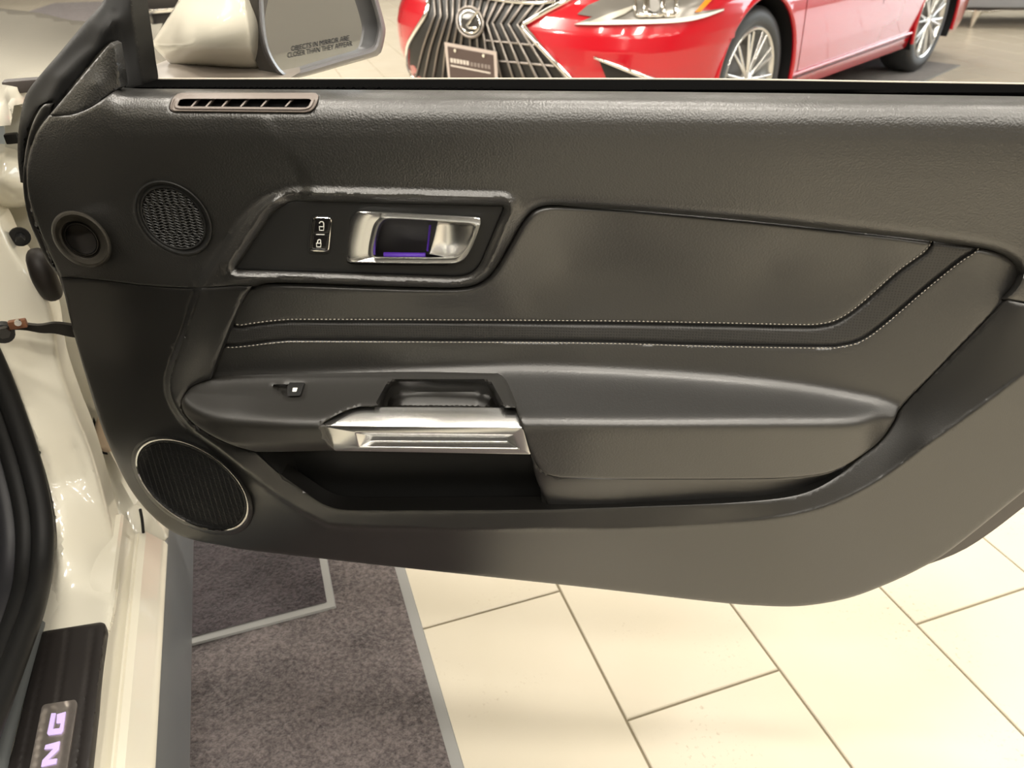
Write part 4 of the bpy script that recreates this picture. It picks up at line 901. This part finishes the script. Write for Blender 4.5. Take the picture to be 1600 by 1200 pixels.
bm = bmesh.new(); bm.from_mesh(body.data); bmesh.ops.recalc_face_normals(bm, faces=bm.faces); bm.to_mesh(body.data); bm.free(); body.data.set_sharp_from_angle(angle=math.radians(40))
# full (uncut) surface to lay the front details on
fullF = [(j*nn+i, j*nn+(i+1) % nn, (j+1)*nn+(i+1) % nn, (j+1)*nn+i) for j in range(len(zs)-1) for i in range(nn)]+[tuple((len(zs)-1)*nn+i for i in range(nn))]
bvh = BVHTree.FromPolygons([Vector(p) for p in RV], fullF)
def RMd(u, v, off):
    u = np.atleast_1d(np.asarray(u, float)); v = np.atleast_1d(np.asarray(v, float)); off = np.broadcast_to(np.asarray(off, float), u.shape)
    d = ray(u, v)@RF.R.T; c = RF.loc(CC); out = []
    for i in range(len(u)):
        dd = d[i]/np.linalg.norm(d[i]); h = bvh.ray_cast(Vector(c), Vector(dd))
        p = np.array(h[0]) if h[0] is not None else np.array(min((bvh.find_nearest(Vector(c+dd*t_)) for t_ in np.linspace(3.2, 6., 29)), key=lambda q_: q_[3])[0])
        out.append(p-dd*off[i])
    return np.array(out)
SKR = tuple(np.array([0, -.03, 0]))
def RD(name, pts, off, m, step=6., sk=.03, label=None, parent=None, holes=(), r=None):
    f = off if callable(off) else (lambda u, v: np.zeros(np.shape(u))+off)
    dd = (ray(np.array([900.]), np.array([60.]))@RF.R.T)[0]; dd = dd/np.linalg.norm(dd)
    return relief(name, pts, f, RMd, m, parent or red, step, holes, tuple(dd*sk), r, 35, label)
m_gr = mat('dark grille', (.015, .014, .013), .5); m_slat = mat('grey chrome slat', (.30, .27, .245), .36, .9)
m_chr2 = mat('bright chrome', (.85, .83, .78), .12, 1.)
gsurf = lin([(671, -40), (671, 0), (667, 21), (640, 70), (640, 140), (905, 140), (890, 121), (817, 42), (826, 33), (888, 0), (930, -25)], 8, True)
RD('grille_backing', gsurf, .006, m_gr, 9, .01)
tx = [679, 688, 699, 709, 719, 729, 740, 752, 764, 777, 790, 805, 821, 839, 856]
wx = [680, 689, 699, 707, 716, 725, 734, 743, 752, 761, 770, 783, 795, 809, 820]
wy = [22, 25, 27, 30, 33, 35, 36, 36, 36, 36, 36, 37, 38, 39, 41]
bx_ = [650, 663, 677, 692, 706, 720, 734, 749, 765, 783, 802, 819, 839, 861, 884]
for a, b, y, c in zip(tx, wx, wy, bx_):
    p = np.array(list(cr([(a+(a-b)*.5, -22), (a, 0), (b, y)], 8))+list(cr([(b, y), ((b+c)/2-(3 if c < 734 else -1), (y+122)/2), (c, 122), (c+(c-b)*.2, 140)], 8))[1:])
    sweep('grille_slat', RMd(p[:, 0], p[:, 1], .016), .0062, m_slat, red, k=6)
for yv, x0, x1 in ((67, 758, 836), (99, 778, 866)):
    p = lin([(x0, yv-4), (x1, yv+4)], 10); sweep('grille_crossbar', RMd(p[:, 0], p[:, 1], .010), .0050, m_slat, red, k=6)
for pts in ([(671, -30), (670, 0), (666, 21), (651, 46), (638, 70), (636, 95), (638, 122), (640, 140)], [(935, -26), (888, 0), (855, 17), (828, 33), (817, 41), (838, 66), (864, 94), (890, 121), (905, 138)]):
    p = cr(pts, 6); sweep('grille_surround', RMd(p[:, 0], p[:, 1], .014), .0125, m_chr2, red, k=8, label='bright chrome grille surround')
p = cr([(700, -14), (760, -3), (800, 3), (840, 5), (870, 2)], 8); sweep('grille_top_bar', RMd(p[:, 0], p[:, 1], .02), .010, m_chr2, red, k=8)
# round emblem: ring with a slanting L
EC = (734.5, 34.5)
dsk = ell(EC, (19.5, 2.5), (0, 22.5), 40); em = RD('emblem', dsk, .040, mat('emblem glass', (.05, .048, .045), .12), 7, .03, 'round chrome ringed grille emblem')
q = ell(EC, (20.5, 2.5), (0, 23.5), 40); sweep('emblem_ring', RMd(q[:, 0], q[:, 1], .042), .0065, m_slat, em, True, 8)
q = ell(EC, (15.5, 2), (0, 17.5), 40); sweep('emblem_ring', RMd(q[:, 0], q[:, 1], .043), .0050, m_chr2, em, True, 8)
q = cr([(747, 17.5), (738, 28), (730, 40)], 3); sweep('emblem_letter', RMd(q[:, 0], q[:, 1], .050), .0070, m_chr2, em, k=6)
q = cr([(730, 40), (733, 43.5), (745, 44)], 3); sweep('emblem_letter', RMd(q[:, 0], q[:, 1], .050), .0070, m_chr2, em, k=6)
# plate with a pale frame
p0 = RMd(np.array([734.]), np.array([90.]), np.array([.04]))[0]
def PM(u, v, off):
    d = ray(np.atleast_1d(u), np.atleast_1d(v))@RF.R.T; c = RF.loc(CC); pn = np.array([.0, 1., .12]); pn /= np.linalg.norm(pn)
    t = ((p0-c)@pn+np.asarray(off))/(d@pn); return c+d*t[:, None]
def PD_(name, pts, off, m, parent=None, th=.006, label=None):
    return relief(name, lin(pts, 8, True), lambda u, v: off+0*u, PM, m, parent or red, 12, (), (0, -th, 0), None, 30, label)
pl = PD_('number_plate', [(694, 66), (775, 81), (778, 142), (702, 140)], 0, mat('plate frame', (.55, .47, .42), .4), label='brown dealer plate in a pale frame')
PD_('plate_face', [(699, 72.5), (770, 86), (772.5, 142), (705, 140)], .004, mat('plate brown', (.085, .058, .05), .5), pl)
m_pt = mat('plate print', (.62, .56, .50), .5)
pm = lambda u, v: PM(u, v, np.full(np.shape(u), .0055))
m_pt2 = mat('plate print dim', (.25, .21, .19), .5)
for x in (703.5, 708.5, 713.5, 718.5, 723.5, 728.5): PD_('plate_mark', [(x, 90.5+(x-703)*.17), (x+3.8, 91.2+(x-703)*.17), (x+4, 98+(x-703)*.17), (x+.4, 97.3+(x-703)*.17)], .0055, m_pt, pl, .001)
for x in (735, 740.5, 746, 751.5, 757, 762.): PD_('plate_mark', [(x, 97+(x-735)*.16), (x+3.6, 97.6+(x-735)*.16), (x+3.9, 104+(x-735)*.16), (x+.4, 103.4+(x-735)*.16)], .0055, m_pt2, pl, .001)
PD_('plate_mark', [(704, 101), (766, 113), (766, 115.5), (704, 103.5)], .0055, m_pt, pl, .001)
for x, y in ((711.5, 79), (756, 87)):
    c = PM(np.array([x]), np.array([y]), np.array([.007]))[0]; sweep('plate_screw', [c, c+np.array([0, .004, 0])], .008, m_chr2, pl, k=10)
# headlamp
hl = lin([(945, -22), (937, 0), (918, 8), (902, 22), (926, 26), (897, 38), (930, 39), (1000, 38), (1064, 35), (1100, 28), (1131, 17), (1132, 13), (1090, 18), (1115, -2), (1125, -18)], 6, True)
hd = RD('headlamp', hl, .010, mat('headlamp housing', (.30, .285, .26), .25, .6), 6, .03, 'slim headlamp with three projector units')
dr = np.vstack([cr([(897, 38), (930, 38.5), (1000, 37.5), (1064, 34.5), (1100, 27.5), (1131, 16)], 6), cr([(1131, 14), (1098, 22), (1060, 28), (1000, 31), (950, 31), (925, 33)], 6)])
RD('daytime_light', dr, .018, mat('white light bar', (.85, .83, .76), .25), 5, .01, 'white daytime light bar', hd)
RD('upper_fin', lin([(918, 35), (950, 22), (988, 9), (994, 10), (975, 22), (950, 32)], 5, True), .020, mat('pale lamp fin', (.72, .69, .60), .25, .5), 5, .01, None, hd)
RD('amber_reflector', lin([(1086, 19), (1104, -2), (1115, -3), (1095, 18)], 5, True), .018, mat('amber', (.95, .28, .02), .25), 5, .01, 'amber side reflector', hd)
for cx_, w_ in ((1003, 10), (1022, 14), (1047, 10)):
    q = rounded([(cx_-w_, 24), (cx_-w_, -6), (cx_+w_, -6), (cx_+w_, 24)], 6, 4); sweep('lamp_ring', RMd(q[:, 0], q[:, 1], .022), .0075, m_chr2, hd, True, 6)
RD('projector_lens', ell((1022, 8), (9, 0), (0, 11), 30), .026, mat('lens glass', (.35, .34, .32), .08), 5, .01, None, hd)
# chrome fin and dark air slot low on the bumper, seam lines of fender and door
RD('bumper_slot', lin([(935, 92), (1012, 123), (1030, 142), (955, 142)], 6, True), .004, m_gr, 8, .01)
p = lin([(929, 90), (1012, 122), (1040, 133)], 8); sweep('bumper_fin', RMd(p[:, 0], p[:, 1], .014), np.linspace(.006, .016, len(p)), m_chr2, red, k=8, label='chrome bumper fin')
m_seam = mat('dark seam', (.10, .002, .006), .5)
for pts in ([(1263, -10), (1259, 20), (1252, 70), (1243, 128)], [(1383, -8), (1380, 5)]):
    p = cr(pts, 8); sweep('door_seam', RMd(p[:, 0], p[:, 1], .0005), .0022, m_seam, red, k=6)
# side skirt ledge
for off, rad, z, m_ in ((.008, .012, .285, m_red), (.0, .005, .262, m_seam)):
    ys = np.linspace(-ARC-.02, -WB+ARC+.02, 30); xs = -np.interp(z, zs, hwz)-off*.6
    sweep('sill_moulding', [(xs, y, z+.015*(-y/WB)) for y in ys], rad, m_, red, k=8)
# dark wheel housings and wheels
m_tire = mat('tyre rubber', (.045, .048, .05), .45, bump=('noise', 60, .15, .004)); m_rim = mat('bright alloy', (.80, .80, .78), .22, .9); m_rimd = mat('dark alloy', (.16, .155, .15), .35, .6)
def lathe(name, prof, cx, cy, cz, m, parent, n=56, label=None):
    loops = [[(cx+x, cy+r*math.cos(a), cz+r*math.sin(a)) for a in np.arange(n)*2*PI/n] for x, r in prof]
    return loft(name, loops, m, parent, True, sharp=40, label=label)
for wy_ in (0., -WB):
    for sx in (-1, 1):
        aa = np.linspace(-.14*PI, 1.14*PI, 36)
        loft('wheel_housing', [[(x, wy_+r*math.cos(q), WR+max(r*math.sin(q), -.14)) for q in aa] for x, r in ((sx*(HWD-.012), ARC-.003), (sx*.55, ARC-.003), (sx*.55, .05))], m_deep, red, closed=False)
        a = np.linspace(-.15*PI, 1.15*PI, 40); q = np.stack([np.full(40, sx*(HWD-.002)), wy_+ARC*np.cos(a), WR+ARC*np.sin(a)], 1); q = q[q[:, 2] > .2]
        sweep('arch_lip', q, .012, m_red, red, k=8)
        x0 = sx*(HWD-.03); t = lathe('tyre', [(-sx*.22, .20), (-sx*.215, WR-.02), (-sx*.19, WR), (-sx*.03, WR), (-sx*.008, WR-.018), (0, WR-.05), (-sx*.004, .245), (-sx*.012, .232)], x0, wy_, WR, m_tire, red, 64, 'black tyre with bright multi spoke alloy wheel')
        lathe('rim', [(-sx*.010, .238), (-sx*.004, .232), (-sx*.008, .222), (-sx*.03, .212), (-sx*.16, .205)], x0, wy_, WR, m_rim, t, 64)
        lathe('brake_disc', [(-sx*.09, .15), (-sx*.09, .02)], x0, wy_, WR, m_rimd, t, 40)
        lathe('rim_well', [(-sx*.16, .205), (-sx*.165, .01)], x0, wy_, WR, m_rimd, t, 40)
        lathe('hub_cap', [(-sx*.028, .045), (-sx*.016, .042), (-sx*.012, .02), (-sx*.011, .001)], x0, wy_, WR, m_rim, t, 24)
        if sx < 0:
            for k in range(10):
                for dd_ in (-.10, .10):
                    a0 = k*2*PI/10+.15; p_ = []
                    for r_, an, xx in ((.035, a0+dd_*.5, .022), (.12, a0+dd_*.8, .016), (.218, a0+dd_, .010)):
                        p_.append((x0-sx*xx, wy_+r_*math.cos(an), WR+r_*math.sin(an)))
                    sweep('spoke', p_, [.010, .009, .0075], m_rim, t, k=6)
# glasshouse
gh = [ring2(.95, .60, -.55), None]
def ghr(z, hw, y0, y1): return [(hw*x, y0+(y1-y0)*t, z) for x, t in ((-1, .0), (-1, .25), (-1, .5), (-1, .75), (-1, 1), (0, 1.02), (1, 1), (1, .75), (1, .5), (1, .25), (1, 0), (0, -.02))]
loft('glasshouse', [ghr(.93, .68, -.35, -WB-.55), ghr(1.2, .60, -.85, -WB-.2), ghr(1.38, .52, -1.2, -WB+.25), ghr(1.42, .40, -1.4, -WB+.1)], m_gloss, red, cap1=True)
mt = Frame((RF.o[0], RF.o[1], 0), ang)
t = mt.empty('display_mat'); tag(t, 'grey mat under the wheels of the red sedan', 'floor mat')
pile('carpet_pile', -1.03, 1.0, -WB-.42, 1.0, .006, carpet('grey carpet', (.16, .15, .145), (.30, .28, .27)), t)
loft('rubber_edge', [[(sx, sy, z) for sx, sy in ((-1.05-i, -WB-.44-i), (1.02+i, -WB-.44-i), (1.02+i, 1.02+i), (-1.05-i, 1.02+i))] for i, z in ((0, .001), (-.003, .006), (-.03, .007), (-.034, .001))], m_edge, t)

# ------------------------------------------------------------------ bench and chair in the distance
def Fz(u, v, z):
    d = ray(np.array([u]), np.array([v]))[0]; return CC+d*((z-CAMH)/d[2])
foot = Fz(1517, 43, 0)
BF = Frame((foot[0], foot[1], 0), math.radians(-12)); bench = BF.empty('bench'); tag(bench, 'grey blue upholstered bench on splayed chrome legs', 'bench')
m_up = mat('blue grey upholstery', (.34, .37, .41), .7, bump=('noise', 200, .1, .002)); m_upd = mat('dark bench base', (.14, .13, .125), .6)
boxm('seat', (.55, .35, .33), (1.9, .75, .34), m_up, bench, .04)
boxm('bench_base', (.55, .36, .155), (1.8, .66, .03), m_upd, bench, .005)
for x, y in ((0, 0), (1.1, 0), (0, .7), (1.1, .7)):
    sweep('leg', [(x, y, .003), (x+.005, y, .06), (x+.02, y, .14)], [.016, .024, .045], m_chr2, bench, k=8)
    sweep('leg_bracket', [(x-.11, y, .142), (x-.02, y, .132), (x+.1, y, .132), (x+.19, y, .142)], [.006, .014, .014, .006], m_chr2, bench, k=6)
c0, c1 = Fz(243, 49, 0), Fz(205, 17, 0); dv_ = (c1-c0)[:2]; an_ = math.atan2(dv_[1], dv_[0])-PI/2
KF = Frame((c0[0], c0[1], 0), an_); ch = KF.empty('plinth'); tag(ch, 'low black plinth with chrome edge strips behind the side mirror', 'plinth')
LN = float(np.linalg.norm(dv_))*1.02
boxm('plinth_body', (.80, LN/2, .10), (1.6, LN, .17), m_gloss, ch, .008)
for z in (.022, .178):
    boxm('edge_strip', (-.006, LN/2, z), (.025, LN+.02, .032), m_chr2, ch, .004); boxm('edge_strip', (.80, -.006, z), (1.62, .025, .032), m_chr2, ch, .004)
boxm('drawer_panel', (.5, -.008, .10), (.5, .02, .10), m_black, ch, .004); boxm('drawer_knob', (.5, -.03, .10), (.05, .03, .03), m_chr2, ch, .008)
def floor_quad(name, label, px, m):
    P = np.array([Fz(u, v, 0) for u, v in px]); c = P.mean(0); fr = Frame((c[0], c[1], 0), 0); t = fr.empty(name); tag(t, label, 'floor mat')
    Q = P-c
    loft('mat_surface', [Q*[1, 1, 0]+[0, 0, .001], Q*[1, 1, 0]+[0, 0, .008], Q*[.985, .985, 0]+[0, 0, .010]], m, t, cap1=True)
    loft('mat_edge', [Q*[1.012, 1.012, 0]+[0, 0, .0005], Q*[1.01, 1.01, 0]+[0, 0, .006], Q*[.998, .998, 0]+[0, 0, .007]], m_edge, t)
floor_quad('entrance_mat', 'plain dark grey mat on the floor between mirror housing and black seal', [(205, 40), (246, 53), (266, 100), (205, 60)], mat('dark grey mat', (.085, .08, .085), .9, bump=('noise', 200, .4, .004)))
rg = Fz(150, 34, 0); rg2 = Fz(52, 30, 0); mid = (rg+rg2)/2
QF = Frame((mid[0]-.22, mid[1]+.1, 0), .1); rug = QF.empty('area_rug'); tag(rug, 'mauve grey rug on the far floor beyond the white hood', 'rug')
pile('carpet_pile', -.48, .55, -.6, 1.5, .010, carpet('mauve rug', (.085, .068, .068), (.15, .125, .125)), rug)
loft('rug_border', [[(sx, sy, z) for sx, sy in ((-.50-i, -.62-i), (.57+i, -.62-i), (.57+i, 1.52+i), (-.50-i, 1.52+i))] for i, z in ((0, .001), (-.003, .008), (-.03, .009), (-.034, .001))], m_carp, rug)
